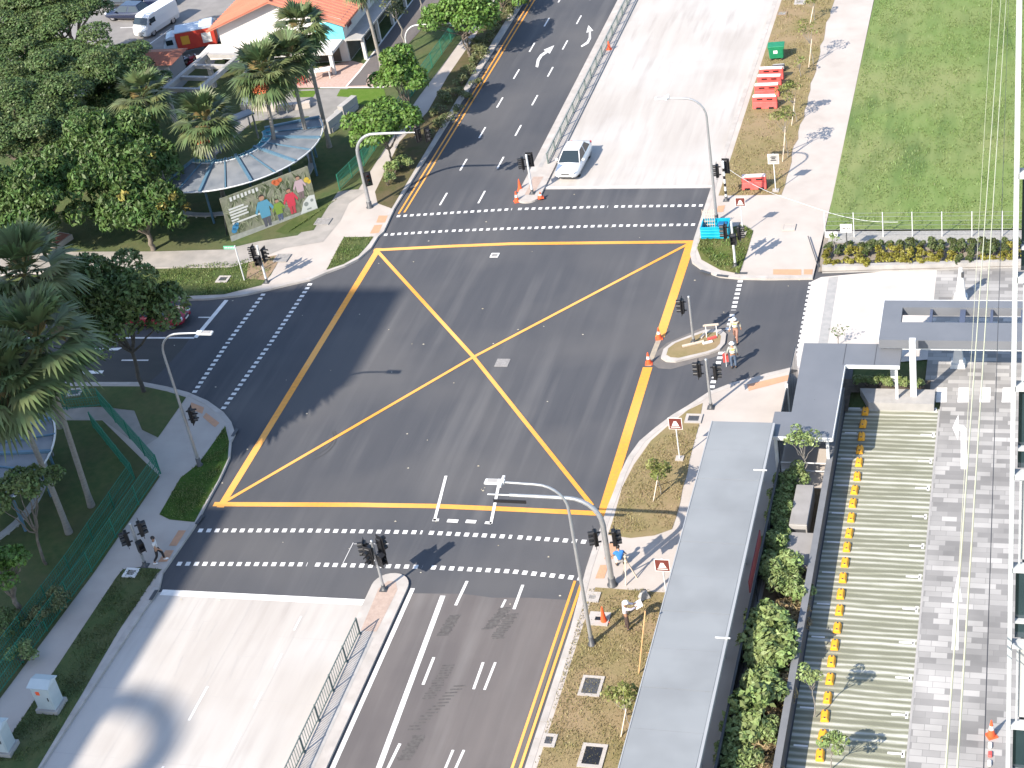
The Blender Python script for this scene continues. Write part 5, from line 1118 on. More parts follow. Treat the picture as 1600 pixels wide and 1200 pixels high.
palm((255, 285), (224, 152), 'palm half hidden behind the bright leathery tree', 1.25)
palm((597, 108), (560, -30), 'slender palm trunk rising past the top edge beside the house', 1.0, bark=BARKG, rad=.16)
palm((143, 791), (58, 535), 'shaded palm with a long leaning pale trunk on the left', 1.7)
palm((108, 833), (8, 598), 'shaded palm on the left edge with its trunk crossing the curved roof', 1.6)
palm((95, 668), (40, 428), 'shaded palm on the left edge above the other two', 1.65)
# ---- lower left trees and shrubs
p = W(72, 882, KZ); c = onY(38, 770, p.y); make_tree('garden_tree', p, c.z + 1.8, (2.0, 1.9, 1.8), L_DARK, 'shaded small tree in front of the left edge pavilion', None, 2600, .24, .55, 20, (.2, .36), c.z - KZ, (c.x - p.x, 0), .09)
p = spot(5, 895, 3.2); make_tree('garden_tree', p, 4.8, (1.5, 1.5, 1.6), L_ROUND, 'bright sunlit tree cut by the left edge below the shaded one', None, 2200, .25, .55, 16, (.26, .4), 3.2)
for px, py, r, m, lb in ((92, 945, .9, L_OLIVE, 'pale bush poking through the green fence lower left'), (60, 975, .7, L_OLIVE, 'small pale bush behind the green fence near the left edge'), (10, 980, 1.0, L_DARK, 'dark bush at the left edge below the sunlit tree'), (30, 1030, .8, L_SHRUB, 'leafy bush at the left edge beside the green fence')):
    make_tree('bush', spot(px, py, .5), 1.3, (r, r, .65), m, lb, None, 700, .2, .4, 9, (.3, .5), .6, trunk_r=.04, cat='bush')
# ---- shrubs
def shrub_mesh(seed, R, n, size, m, aspect=.5, lob=9):
    global RG; sv = RG; RG = np.random.default_rng(seed); me = crown_mesh('foliage', lobes_in((0, 0, R[2] * .75), R, lob, R[0] * .3, R[0] * .5, .8), n, size, m, aspect, .2); RG = sv; return me
def stems(R, k=6):
    b = MB()
    for i in range(k): a = 2.4 * i; b.tube([(0, 0, 0), (R[0] * .3 * math.cos(a), R[1] * .3 * math.sin(a), R[2] * .6), (R[0] * .6 * math.cos(a), R[1] * .6 * math.sin(a), R[2] * 1.1)], [.03, .02, .008], 5)
    return b
SH = {}
def shrub(kind, loc, rz, sc, lb, grp, cat='shrub'):
    if kind not in SH:
        spec = {'broad': ((.75, .75, .7), 700, .2, L_SHRUB, .5), 'fine': ((.7, .7, .8), 900, .15, L_SHRUB, .35), 'dry': ((.55, .55, .5), 420, .26, L_DRY, .14), 'olive': ((.7, .7, .5), 520, .18, L_OLIVE, .5), 'hedge': ((.36, .34, .34), 240, .15, L_HEDGE, .5), 'hedgedark': ((.36, .34, .4), 200, .2, L_HEDGED, .4)}[kind]
        me = shrub_mesh(len(SH) + 5, *spec); o = stems(spec[0]).build('stems', BARK); SH[kind] = (me, o.data); bpy.data.objects.remove(o)
    e = empty('shrub', loc, rz, lb, cat, grp); sc = sc * (.6 if (58.8 < loc[1] < 66 and -13 < loc[0] < -9.5) else 1); e.scale = (sc, sc, sc * random.uniform(.85, 1.2))
    for nm, me in zip(('foliage', 'stems'), SH[kind]): o = bpy.data.objects.new(nm, me); COL.objects.link(o); o.parent = e
    return e
rd = random.Random(4)
for i in range(110):
    y = 66 - i * .46; t = rd.random(); x = xr + 1.05 + rd.random() * (-9.85 - xr - 1.05)
    if 58.8 < y < 66: x = xr + .75 + rd.random() * .2
    kind = 'dry' if (x > -10.35 and y < 57 and rd.random() < .8) else rd.choice(('broad', 'fine', 'broad'))
    shrub(kind, (x, y, KZ), rd.uniform(0, 6), rd.uniform(1.1, 1.8) if kind != 'dry' else rd.uniform(1.0, 1.4), 'dry brown stalky plant along the dark parking wall' if kind == 'dry' else ('broad leaved bright shrub in the bed beside the grey walkway' if kind == 'broad' else 'fine leaved bright shrub in the bed beside the grey walkway'), {'dry': 'dry plants by the parking wall', 'broad': 'broad leaved shrubs in the long bed', 'fine': 'fine leaved shrubs in the long bed'}[kind])
for r in range(4):
    for i in range(27):
        x = -11.75 + i * .6 + rd.uniform(-.12, .12); y = 87.35 + (x + 12) * .055 + r * .62 + rd.uniform(-.1, .1)
        if r == 1 and rd.random() < .15: continue
        dark = (r == 3) or (r == 2 and rd.random() < .55) or (i > 12 and rd.random() < .35)
        shrub('hedgedark' if dark else 'hedge', (x, y, KZ), rd.uniform(0, 6), rd.uniform(.8, 1.15), 'dark green spiky hedge plant in the bed behind the driveway' if dark else 'yellow green hedge plant in the bed behind the driveway', 'dark hedge plants behind the driveway' if dark else 'yellow green hedge plants behind the driveway', 'hedge plant')
for i in range(6): shrub('broad', (-8.9 + i * .62, 75.0, KZ), i, .55, 'small green shrub under the slate canopy behind the planter slab', 'shrubs behind the planter slab')
for i, (px, py, s) in enumerate(((606, 290, .8), (616, 275, .9), (628, 262, .8), (640, 262, .7), (690, 200, .8), (685, 178, .9), (697, 160, 1.0), (712, 150, .9), (722, 132, 1.0), (735, 118, .9), (745, 100, .9), (752, 84, 1.1), (742, 70, .8), (765, 66, .9), (700, 190, .8), (716, 175, .7), (728, 155, .8), (745, 135, .7), (772, 50, 1.0), (786, 36, .9), (800, 22, 1.0), (815, 8, .9), (828, -8, 1.0), (672, 215, .7))):
    shrub('olive' if i > 3 else 'broad', (*W(px, py, KZ)[:2], KZ), i * 1.3, s, 'olive shrub in the row along the upper left road verge' if i > 3 else 'bright low shrub at the front of the upper left verge', 'olive shrubs in the upper left verge' if i > 3 else 'bright shrubs in the upper left verge')
# ---- staked saplings
def sapling(base, crown, r, lb, n=260, stakes=2, size=.2, m=L_SAPL, grp='staked saplings on the verges'):
    p = W(*base, KZ); c = onY(*crown, p.y); e = make_tree('sapling', p, c.z + r, (r, r, r * 1.15), m, lb, grp, n, size, .5, 9, (.3, .5), c.z - KZ, (c.x - p.x, 0), .03, cat='sapling', fork=.6, bark=BARKG)
    for i in range(stakes):
        b = MB(); a = 2.1 + i * 2.2; b.bar((.7 * math.cos(a), .7 * math.sin(a), 0), (.05 * math.cos(a), .05 * math.sin(a), max(1.2, (c.z - KZ) * .75)), .05); b.build('stake', MATS['trellis_wood'], e)
    return e
sapling((1033, 772), (1026, 738), .75, 'bushy staked sapling on the near right kerb corner verge', 420)
sapling((985, 1135), (972, 1095), .85, 'bushy staked sapling beside the walkway at the bottom of the brown verge', 420)
sapling((1273, 32), (1270, 2), .6, 'thin sapling at the top edge of the right verge', 120)
sapling((1271, 100), (1262, 48), .8, 'thin sparse sapling with a pale stem near the green bin', 140)
sapling((1251, 120), (1248, 98), .5, 'tiny bare sapling in a bare patch behind the red barriers', 40, 0)
sapling((1245, 190), (1234, 142), .85, 'leafy sapling right beside the row of red barriers', 380)
sapling((1231, 246), (1222, 182), .95, 'sapling with crossed stakes between barriers and dark patterned sign', 300)
sapling((1261, 756), (1254, 694), .85, 'young green tree standing in front of the slate canopy', 620, 0, .16, L_SHRUB)
sapling((1310, 537), (1309, 521), .55, 'small bare branched sapling on the pale driveway concrete', 60, 0, .14, L_DARK)
sapling((1298, 1200), (1303, 1165), .65, 'fresh green young tree at the bottom edge of the striped bays', 700, 0, .15, L_SHRUB)
sapling((1272, 1120), (1268, 1050), .6, 'young tree among the shrubs at the dark parking wall', 420, 0, .15, L_SHRUB)
sapling((1305, 402), (1303, 372), .35, 'lone leafy stem beside the notice board', 60, 0, .2, L_SHRUB)
for (a, c, lb) in (((1008, 955), (998, 1052), 'long bare orange stake standing in the brown verge near the man in the white shirt'), ((1022, 1020), (1010, 1020), 'short leaning stake by the walkway edge')):
    p = W(c[0], c[1], KZ); t = onY(a[0], a[1], p.y); b = MB(); b.bar((0, 0, 0), (t.x - p.x, 0, t.z - KZ), .05); o = b.build('wooden_stake', mat('stake_orange_wood', (.55, .33, .16), rough=.8)); o.location = p; tag(o, lb, 'stake')
# ---- litter
rq = random.Random(8); b = MB()
for i in range(90):
    p = W(rq.uniform(250, 1250), rq.uniform(300, 960)); s_ = rq.uniform(.03, .08); b.add([(p.x - s_, p.y, .03), (p.x, p.y - s_ * .7, .035), (p.x + s_, p.y, .03), (p.x, p.y + s_ * .7, .045)], [(0, 1, 2, 3)])
o = b.build('litter', mat('litter_pale', (.5, .48, .42), (.3, .25, .16), scale=2, rough=.9)); tag(o, kind='stuff')
# ---- grass tufts and litter of leaves
def tufts(name, poly_px, n, h, m, z=KZ + .02, world=None):
    P = world or [tuple(W(a, c, KZ)[:2]) for a, c in poly_px]; A = np.array(P); mn, mx = A.min(0), A.max(0); pts_ = []
    while len(pts_) < n:
        c = RG.uniform(mn, mx, (n, 2)); ins = np.zeros(n, bool); j = len(A) - 1
        for i in range(len(A)):
            xi, yi = A[i]; xj, yj = A[j]
            ins ^= ((yi > c[:, 1]) != (yj > c[:, 1])) & (c[:, 0] < (xj - xi) * (c[:, 1] - yi) / (yj - yi + 1e-12) + xi); j = i
        ins &= (np.sin(c[:, 0] * 1.7 + np.sin(c[:, 1] * .9) * 2) * np.sin(c[:, 1] * 1.3 + np.sin(c[:, 0] * 1.1) * 2) + RG.normal(size=n) * .5) > -.1
        pts_ += list(c[ins])
    c = np.array(pts_[:n]); base = np.column_stack([c, np.full(n, z)]); a = RG.uniform(0, 6.28, n); s = np.column_stack([np.cos(a), np.sin(a), np.zeros(n)]); hh = h * RG.uniform(.4, 1.5, (n, 1)); ln = RG.normal(size=(n, 3)) * .45; ln[:, 2] = 1
    t = base + unit(ln) * hh; w = hh * .28; return tag(bpy.data.objects.new(name, quads_mesh(name, np.stack([base - s * w, base + s * w, t + s * w * .3, t - s * w * .3], 1), m)), kind='stuff')
T_DRY = leafmat('dry_tuft_blades', (.28, .225, .12), (.23, .21, .09), isl=.35); T_GR = leafmat('green_tuft_blades', (.1, .165, .04), (.16, .18, .065), isl=.4); T_LAWN = leafmat('lawn_blades', (.165, .23, .07), (.14, .205, .06), (.2, .225, .09), isl=.35, sc=.5); T_DK = leafmat('shaded_blades', (.085, .125, .045), (.085, .1, .04), isl=.3)
for o in (tufts('grass', [(921, 920), (1046, 922), (985, 1200), (835, 1200), (905, 965)], 9000, .07, T_DRY), tufts('grass', [(1092, 665), (1050, 827), (952, 836), (972, 762), (1017, 689)], 4200, .07, T_DRY), tufts('grass', None, 9000, .09, T_DRY, world=[(-19.6, yb), (-15.7, yb), (-15.7, 135), (-19.6, 135)]),
          tufts('grass', None, 26000, .09, T_LAWN, world=[(-12.2, lawn_y), (0, lawn_y), (0, 135), (-12.2, 135)]), tufts('grass', [(1097, 367), (1162, 352), (1177, 361), (1155, 428), (1125, 422), (1089, 388)], 3500, .1, T_GR), tufts('grass', [(245, 420), (410, 404), (430, 402), (416, 440), (350, 460), (262, 464)], 3500, .09, T_GR),
          tufts('grass', [(352, 666), (358, 690), (341, 750), (304, 816), (249, 804), (282, 747), (310, 725)], 3500, .07, T_GR), tufts('grass', [(253, 890), (192, 890), (50, 1100), (-10, 1190), (65, 1190), (185, 987)], 4500, .08, T_DK), tufts('grass', [(537, 371), (584, 370), (560, 400), (510, 422)], 1200, .08, T_GR), tufts('grass', [(445, 367), (512, 322), (545, 298), (480, 345)], 900, .08, T_GR)):
    COL.objects.link(o)
# ================================================================== VEHICLES
TYRE = mat('tyre_rubber', (.02, .02, .021), rough=.85); RIM = mat('wheel_rim', (.4, .4, .42), rough=.35, metal=.7)
LAMPW = mat('headlamp_clear', (.6, .62, .65), rough=.1); LAMPR = mat('tail_lamp_red', (.4, .015, .015), rough=.2)
def loft(b, secs, mi=0, sq=.84, smooth=True):
    """secs: (x, half width, z0, z1); rounded box sections joined along x"""
    ring = []
    for x, w, z0, z1 in secs:
        h = z1 - z0; ring.append([(x, -w * .86, z0), (x, w * .86, z0), (x, w, z0 + h * .25), (x, w * .99, z0 + h * .7), (x, w * sq, z1), (x, 0, z1 + h * .03), (x, -w * sq, z1), (x, -w * .99, z0 + h * .7), (x, -w, z0 + h * .25)])
    n = 9; vs = [p for r in ring for p in r]; fs = []
    for i in range(len(ring) - 1):
        for k in range(n): fs.append((i * n + k, i * n + (k + 1) % n, (i + 1) * n + (k + 1) % n, (i + 1) * n + k))
    b.add(vs, fs, mi, smooth); b.add(ring[0], [list(range(n - 1, -1, -1))], mi); b.add(ring[-1], [list(range(n))], mi)
def wheels(e, xs, hw, r=.32):
    for x in xs:
        for s in (-1, 1):
            b = MB(); b.tube([(x, s * (hw - .11), r), (x, s * (hw + .03), r)], r, 18); w = b.build('wheel', TYRE, e)
            b = MB(); b.tube([(x, s * (hw + .03), r), (x, s * (hw + .042), r)], r * .62, 12); b.build('rim', RIM, w)
def car(loc, rz, paint, label, hatch=False, L=4.55, W_=1.78, H=1.45):
    e = empty('parked_car', loc, rz, label, 'car', None); k = L / 4.6; q = W_ / 1.8
    b = MB(); loft(b, [(x * k, w * q, z0, z1) for x, w, z0, z1 in ((-2.3, .68, .42, .78), (-2.2, .8, .3, .92), (-1.7, .88, .22, .97), (-.8, .9, .2, .95), (.4, .9, .2, .93), (1.2, .89, .2, .88), (1.8, .85, .22, .79), (2.15, .76, .28, .68), (2.3, .6, .36, .58))]); b.build('body', paint, e)
    xb, xf, rb, rf = ((-1.95, 1.15, -1.55, .3) if hatch else (-1.75, 1.15, -1.05, .28)); zb = .9; hw0, hw1 = .82 * q, .6 * q
    B_ = [(xb * k, -hw0, zb), (xf * k, -hw0, zb - .04), (xf * k, hw0, zb - .04), (xb * k, hw0, zb)]; T_ = [(rb * k, -hw1, H - .02), (rf * k, -hw1, H), (rf * k, hw1, H), (rb * k, hw1, H - .02)]
    b = MB(); b.add(B_ + T_, [(4, 5, 6, 7), (0, 1, 5, 4), (1, 2, 6, 5), (2, 3, 7, 6), (3, 0, 4, 7)]); b.box(((rb + rf) / 2 * k, 0, H - .0), ((rf - rb) * k * .96, hw1 * 1.9, .03), bev=.012); b.build('roof', paint, e)
    def pane(nm, a, c, d_, f, off, ins=.1):
        P = [Vector(p) for p in (a, c, d_, f)]; m = sum(P, Vector()) / 4; b = MB(); b.poly([m + (p - m) * (1 - ins) + Vector(off) for p in P]); b.build(nm, GLASS, e)
    pane('windscreen', B_[1], B_[2], T_[2], T_[1], (.012, 0, .008), .07); pane('rear_window', B_[3], B_[0], T_[0], T_[3], (-.012, 0, .008), .1)
    for s, i0, i1 in ((-1, 0, 1), (1, 3, 2)):
        a, c, d_, f = Vector(B_[i0]), Vector(B_[i1]), Vector(T_[i1]), Vector(T_[i0]); mb, mt = a.lerp(c, .47), f.lerp(d_, .45)
        pane('side_window', a, mb, mt, f, (0, s * .012, .005), .13); pane('side_window', mb, c, d_, mt, (0, s * .012, .005), .13)
        b = MB(); b.box((.75 * k, s * .97 * q, .95), (.16, .2, .13), bev=.03); b.build('mirror', paint, e)
        b = MB(); b.box((2.1 * k, s * .56 * q, .66), (.3, .34, .12), rz=-s * .5, bev=.03); b.build('headlight', LAMPW, e)
        b = MB(); b.box((-2.22 * k, s * .6 * q, .82), (.14, .36, .14), rz=s * .25, bev=.02); b.build('tail_light', LAMPR, e)
    b = MB(); b.box((2.26 * k, 0, .58), (.08, .62 * q, .1), bev=.02); b.box((2.26 * k, 0, .4), (.08, .95 * q, .1), bev=.02); b.build('grille', BLACK, e)
    b = MB(); b.box((2.32 * k, 0, .48), (.02, .44, .1)); b.build('number_plate', WHITE, e)
    wheels(e, (-1.38 * k, 1.4 * k), .78 * q); return e
WHITEP = mat('car_paint_white', (.72, .72, .71), rough=.25, coat=.6); MAROON = mat('car_paint_red', (.24, .012, .03), rough=.25, coat=.6); NAVY = mat('car_paint_navy', (.012, .018, .045), rough=.22, coat=.6); BLACKP = mat('car_paint_black', (.012, .012, .014), rough=.22, coat=.6); SILV = mat('car_paint_silver', (.4, .41, .43), rough=.3, metal=.5)
c0 = W(897, 262, 0); car((c0.x, c0.y + .15, .006), R_(-92), WHITEP, 'white car parked on the pale road beside the far median', L=4.5)
c0 = W(272, 503, 0); car((c0.x - 1.05, c0.y - .1, .006), R_(0), MAROON, 'dark red car half hidden by the shade tree at the side street stop line', True, 4.3)
ZP = KZ + .035
for px, py, r, pt, lb, h in ((203, 28, 172, NAVY, 'dark navy car parked nearest behind the white van', True), (196, 12, 172, BLACKP, 'black car parked in the middle of the dark parked cars', False), (243, 8, 170, NAVY, 'dark navy car farthest right at the top edge behind the van', False), (170, 2, 172, SILV, 'silver car half under the feathery tree at the top edge', True)):
    p = W(px, py, ZP); car((p.x, p.y, ZP), R_(r), pt, lb, h)
# white van
a, c = W(221, 60, ZP), W(256, 38, ZP); d = a - c; mid = (a + c) / 2; mid.x += .35; mid.y += .5
e = empty('delivery_van', (mid.x, mid.y, ZP), math.atan2(d.y, d.x), 'plain white delivery van standing in the parking yard', 'van')
b = MB(); loft(b, [(-2.3, .82, .3, 1.9), (-2.2, .86, .26, 1.98), (0, .87, .24, 2.0), (1.2, .87, .24, 1.98), (1.55, .86, .24, 1.85), (2.0, .85, .24, 1.3), (2.25, .82, .28, 1.08), (2.35, .74, .34, .85)], 0, .93, False); b.build('body', WHITEP, e)
b = MB(); b.poly([(1.66, -.72, 1.78), (1.66, .72, 1.78), (2.08, .78, 1.27), (2.08, -.78, 1.27)][::-1]); o = b.build('windscreen', GLASS, e); o.location = (.03, 0, .02)
for s in (-1, 1):
    b = MB(); b.box((1.25, s * .875, 1.45), (.75, .02, .45), bev=.005); b.build('side_window', GLASS, e)
    b = MB(); b.box((2.3, s * .55, .8), (.14, .3, .2), bev=.04); b.build('headlight', LAMPW, e)
    b = MB(); b.box((1.75, s * 1.0, 1.3), (.1, .2, .25), bev=.03); b.build('mirror', BLACK, e)
b = MB(); b.box((2.36, 0, .62), (.04, 1.0, .12)); b.box((2.38, 0, .45), (.04, .5, .12)); b.build('grille', CONCG, e)
wheels(e, (-1.3, 1.45), .78, .33)
# red lorry
a, c = W(268, 96, ZP), W(330, 84, ZP); d = a - c; mid = (a + c) / 2; mid.y += 1.3; mid.x -= .3
e = empty('delivery_lorry', (mid.x, mid.y, ZP), math.atan2(d.y, d.x), 'small lorry with a red box body and a pale roof beside the grey house', 'lorry')
b = MB(); b.box((-.55, 0, 1.42), (3.4, 1.9, 1.6), bev=.04); b.build('cargo_box', mat('lorry_red', (.45, .04, .03), (.52, .06, .035), scale=2, rough=.5), e)
b = MB(); b.box((-.55, 0, 2.25), (3.44, 1.94, .08)); b.box((-1.6, 0, 2.36), (1.2, 1.7, .18), bev=.05); b.build('box_roof', mat('lorry_roof_pale', (.42, .48, .56), rough=.5), e)
for s in (-1, 1):
    b = MB(); b.box((.35, s * .965, 1.5), (.7, .02, .75)); b.build('yellow_panel', mat('lorry_yellow', (.65, .33, .04), rough=.5), e)
    b = MB(); b.box((-1.5, s * .965, 1.4), (.8, .02, .9)); b.build('white_panel', WHITE, e)
b = MB(); loft(b, [(1.2, .85, .35, 1.95), (1.6, .86, .35, 1.98), (2.0, .85, .35, 1.85), (2.35, .84, .35, 1.2), (2.45, .8, .4, .8)], 0, .93, False); cb = b.build('cab', mat('lorry_cab_pale', (.5, .56, .62), rough=.4), e)
b = MB(); b.poly([(2.04, .7, 1.8), (2.04, -.7, 1.8), (2.37, -.75, 1.22), (2.37, .75, 1.22)]); o = b.build('windscreen', GLASS, e); o.location = (.03, 0, .02)
for s in (-1, 1): b = MB(); b.box((1.75, s * .87, 1.5), (.6, .02, .45)); b.build('side_window', GLASS, e)
b = MB(); b.box((-.3, 0, .5), (4.4, .8, .2)); b.build('chassis', BLACK, e); wheels(e, (-1.4, 1.6), .8, .36)
# motorcycles
def bike(px, py, rz, label, col):
    e = empty('motorcycle', W(px, py, ZP), rz, label, 'motorcycle', 'motorcycles parked by the houses')
    for x in (-.62, .62): b = MB(); b.tube([(x, -.05, .29), (x, .05, .29)], .29, 14); w = b.build('wheel', TYRE, e); b = MB(); b.tube([(x, -.06, .29), (x, .06, .29)], .12, 8); b.build('hub', RIM, w)
    b = MB(); b.ell((.15, 0, .72), (.35, .15, .16), 10, 6); b.bar((.62, 0, .3), (.42, 0, .95), .09); b.bar((-.62, 0, .3), (.2, 0, .5), .1); b.box((0, 0, .42), (.45, .22, .3), bev=.05); b.build('body', col, e)
    b = MB(); b.box((-.35, 0, .78), (.65, .24, .12), bev=.04); b.build('seat', BLACK, e); b = MB(); b.bar((.4, -.33, 1.0), (.4, .33, 1.0), .04); b.build('handlebar', DARK, e); b = MB(); b.ell((.55, 0, .88), (.09, .1, .1), 8, 6); b.build('headlight', LAMPW, e)
bike(284, 108, 1.0, 'motorcycle nearest to the grey house wall under the pergola', BLACKP); bike(292, 106, 1.1, 'motorcycle in the middle of the three by the pergola', SILV); bike(300, 104, .9, 'motorcycle closest to the pergola post', MAROON); bike(559, 74, .8, 'dark motorcycle parked under the side canopy of the orange roofed house', BLACKP)
# chairs and table in front of the house
for i, (px, py) in enumerate(((466, 127), (473, 124), (480, 127), (470, 132))):
    e = empty('plastic_chair', W(px, py, KZ + .036), i * 1.3, ('red plastic chair leftmost in front of the flat roofed house front', 'red plastic chair behind the other red chairs', 'red plastic chair rightmost next to the white table', 'red plastic chair nearest to the palms')[i], 'chair', 'red plastic chairs in front of the house')
    b = MB(); b.box((0, 0, .44), (.45, .45, .05)); b.build('seat', RED, e); b = MB(); b.box((0, .2, .68), (.42, .04, .42)); b.build('backrest', RED, e)
    for x in (-.18, .18):
        for y in (-.18, .18): b = MB(); b.bar((x, y, 0), (x, y, .42), .04); b.build('leg', RED, e)
e = empty('garden_table', W(505, 122, KZ + .036), .3, 'white table in front of the flat roofed house front', 'table'); b = MB(); b.box((0, 0, .74), (1.5, .8, .05)); b.build('tabletop', WHITE, e)
for x in (-.6, .6):
    for y in (-.3, .3): b = MB(); b.bar((x, y, 0), (x, y, .72), .06); b.build('leg', WHITE, e)
# ================================================================== PEOPLE
SKIN = mat('skin', (.3, .165, .1), (.34, .19, .12), scale=8, rough=.6)
def skinned(name, chains, m, parent, root=0, sub=1):
    """chains: lists of (point, radius); points given as the same key share one vertex"""
    idx = {}; V = []; Rr = []; E = []
    for ch in chains:
        prev = None
        for key, p, r in ch:
            if key not in idx: idx[key] = len(V); V.append(p); Rr.append(r)
            if prev is not None: E.append((prev, idx[key]))
            prev = idx[key]
    me = bpy.data.meshes.new(name); me.from_pydata(V, E, []); o = bpy.data.objects.new(name, me); COL.objects.link(o); o.parent = parent; me.materials.append(m)
    md = o.modifiers.new('skin', 'SKIN'); md.use_smooth_shade = True
    if not me.skin_vertices: me.skin_vertices.new() if hasattr(me.skin_vertices, 'new') else None
    for i, r in enumerate(Rr): me.skin_vertices[0].data[i].radius = (r, r); me.skin_vertices[0].data[i].use_root = (i == root)
    if sub: s = o.modifiers.new('sub', 'SUBSURF'); s.levels = sub; s.render_levels = sub
    return o
DEF = dict(pelvis=(0, 0, .93), waist=(0, 0, 1.08), chest=(0, 0, 1.3), neck=(0, .01, 1.47), head=(0, .03, 1.6), top=(0, .03, 1.7), shL=(-.19, 0, 1.4), elL=(-.25, -.02, 1.13), wrL=(-.27, .08, .9), shR=(.19, 0, 1.4), elR=(.25, -.02, 1.13), wrR=(.27, .08, .9), hipL=(-.1, 0, .88), knL=(-.11, .03, .49), anL=(-.11, -.02, .09), toL=(-.12, .16, .05), hipR=(.1, 0, .88), knR=(.11, .03, .49), anR=(.11, -.02, .09), toR=(.12, .16, .05))
def person(loc, rz, label, pose, shirt, trousers, shoe, hair=None, helmet=None, vest=None, sleeve='long', k=1.0):
    J = dict(DEF); J.update(pose); J = {a: Vector(p) * k for a, p in J.items()}; e = empty('person', loc, rz, label, 'person')
    n = lambda key, r: (key, tuple(J[key]), r)
    ch = [[n('pelvis', .115), n('waist', .105), n('chest', .125), n('neck', .055), n('head', .088), n('top', .06)]]
    for s in 'LR':
        ch.append([n('chest', .125), n('sh' + s, .058), n('el' + s, .042), n('wr' + s, .028)]); ch.append([n('pelvis', .115), n('hip' + s, .085), n('kn' + s, .055), n('an' + s, .038), n('to' + s, .03)])
        w = J['wr' + s]; d = (w - J['el' + s]).normalized(); sd = d.cross(Vector((0, 0, 1)) if abs(d.z) < .9 else Vector((0, 1, 0))).normalized(); cv = d.cross(sd)
        palm_ = w + d * .07; ch.append([n('wr' + s, .028), ('pa' + s, tuple(palm_), .03)])
        for q, (off, L) in enumerate(((-.028, .075), (-.01, .09), (.01, .085), (.028, .065))):
            k0 = palm_ + sd * off + d * .03; ch.append([('pa' + s, tuple(palm_), .03), (s + 'k%d' % q, tuple(k0), .010), (s + 'm%d' % q, tuple(k0 + d * L * .5 + cv * .01), .009), (s + 't%d' % q, tuple(k0 + d * L * .85 + cv * .03), .007)])
        th = w + d * .03 - sd * .04; ch.append([n('wr' + s, .028), (s + 'th0', tuple(th), .011), (s + 'th1', tuple(th + d * .05 - sd * .015 + cv * .01), .009)])
    body = skinned('body', ch, SKIN, e)
    f = (J['to' + 'L'] - J['an' + 'L']); h = J['head']; fd = Vector((0, 1, 0)); b = MB(); b.ell(h + fd * .098 + Vector((0, 0, -.0)), (.018, .025, .03), 6, 5); b.build('nose', SKIN, body)
    for sx in (-.034, .034): b = MB(); b.ell(h + fd * .085 + Vector((sx, 0, .025)), (.014, .01, .011), 6, 5); b.build('eye', BLACK, body)
    b = MB(); b.ell(h + fd * .088 + Vector((0, 0, -.05)), (.028, .008, .008), 6, 5); b.build('mouth', MAROON, body)
    for sx in (-.09, .09): b = MB(); b.ell(h + Vector((sx, 0, 0)), (.012, .028, .035), 6, 5); b.build('ear', SKIN, body)
    g = .02; sh = [[('pelvis', tuple(J['pelvis'].lerp(J['waist'], .25)), .135), n('waist', .13), n('chest', .15), ('nb', tuple(J['chest'].lerp(J['neck'], .6)), .09)]]
    for s in 'LR':
        sh.append([n('chest', .15), n('sh' + s, .08), ('el' + s, tuple(J['sh' + s].lerp(J['el' + s], .6 if sleeve == 'short' else 1)), .064)] + ([('cu' + s, tuple(J['el' + s].lerp(J['wr' + s], .9)), .045)] if sleeve != 'short' else []))
    skinned('shirt', sh, shirt, e)
    tr = [[('w', tuple(J['pelvis'].lerp(J['waist'], .5)), .122), n('pelvis', .135)]]
    for s in 'LR': tr.append([n('pelvis', .135), n('hip' + s, .105), n('kn' + s, .075), ('cf' + s, tuple(J['kn' + s].lerp(J['an' + s], .92)), .062)])
    skinned('trousers', tr, trousers, e)
    for s in 'LR':
        a, t = J['an' + s], J['to' + s]; d = t - a; b = MB(); m = a + d * .42; m.z = max(.055, min(a.z, t.z)); b.ell(m, (.055, .15, .055), 8, 6, rot=Matrix.Rotation(math.atan2(d.y, d.x) - math.pi / 2, 3, 'Z')); b.build('shoe', shoe, e)
    if helmet: b = MB(); c = J['head'].lerp(J['top'], .35); b.ell(c, (.125, .14, .115), 12, 8); b.lathe([(.16, -.005), (.165, .01), (.11, .03)], c, 14); b.build('helmet', helmet, e)
    if hair: b = MB(); c = J['head'].lerp(J['top'], .3) - fd * .015; b.ell(c, (.102, .115, .11), 10, 8); b.build('hair', hair, e)
    if vest:
        v = [[('p', tuple(J['pelvis'].lerp(J['waist'], .5)), .15), n('waist', .15), n('chest', .17), ('nb', tuple(J['chest'].lerp(J['neck'], .35)), .12)]]; o = skinned('safety_vest', v, vest, e)
        b = MB()
        for t_ in (.15, .6): c = J['waist'].lerp(J['chest'], t_); b.lathe([(.172, -.025), (.172, .025)], c, 14)
        b.build('reflective_band', mat('reflective_silver', (.6, .6, .58), rough=.4), o)
    return e
CL = lambda nm, c: mat(nm, c, tuple(x * .8 for x in c), scale=9, rough=.85)
VEST = CL('vest_yellow', (.62, .62, .12)); HW = mat('helmet_white', (.78, .78, .76), rough=.35); HAIR = mat('dark_hair', (.02, .016, .014), rough=.6)
WALK = dict(knL=(-.12, .2, .52), anL=(-.13, .22, .1), toL=(-.13, .4, .06), knR=(.12, -.05, .49), anR=(.13, -.3, .16), toR=(.13, -.17, .06), elL=(-.26, -.14, 1.15), wrL=(-.27, -.12, .92), elR=(.26, .05, 1.13), wrR=(.26, .24, 1.0))
person(W(1151, 534, 0), R_(170), 'road worker in white helmet and yellow vest striding beside the small island', dict(WALK, head=(0, .12, 1.58), top=(0, .14, 1.67), neck=(0, .07, 1.46), chest=(0, .04, 1.3)), CL('worker_shirt_cream', (.45, .42, .34)), CL('trousers_pinkish_brown', (.32, .17, .13)), BLACK, helmet=HW, vest=VEST)
wb = W(1147, 575, 0)
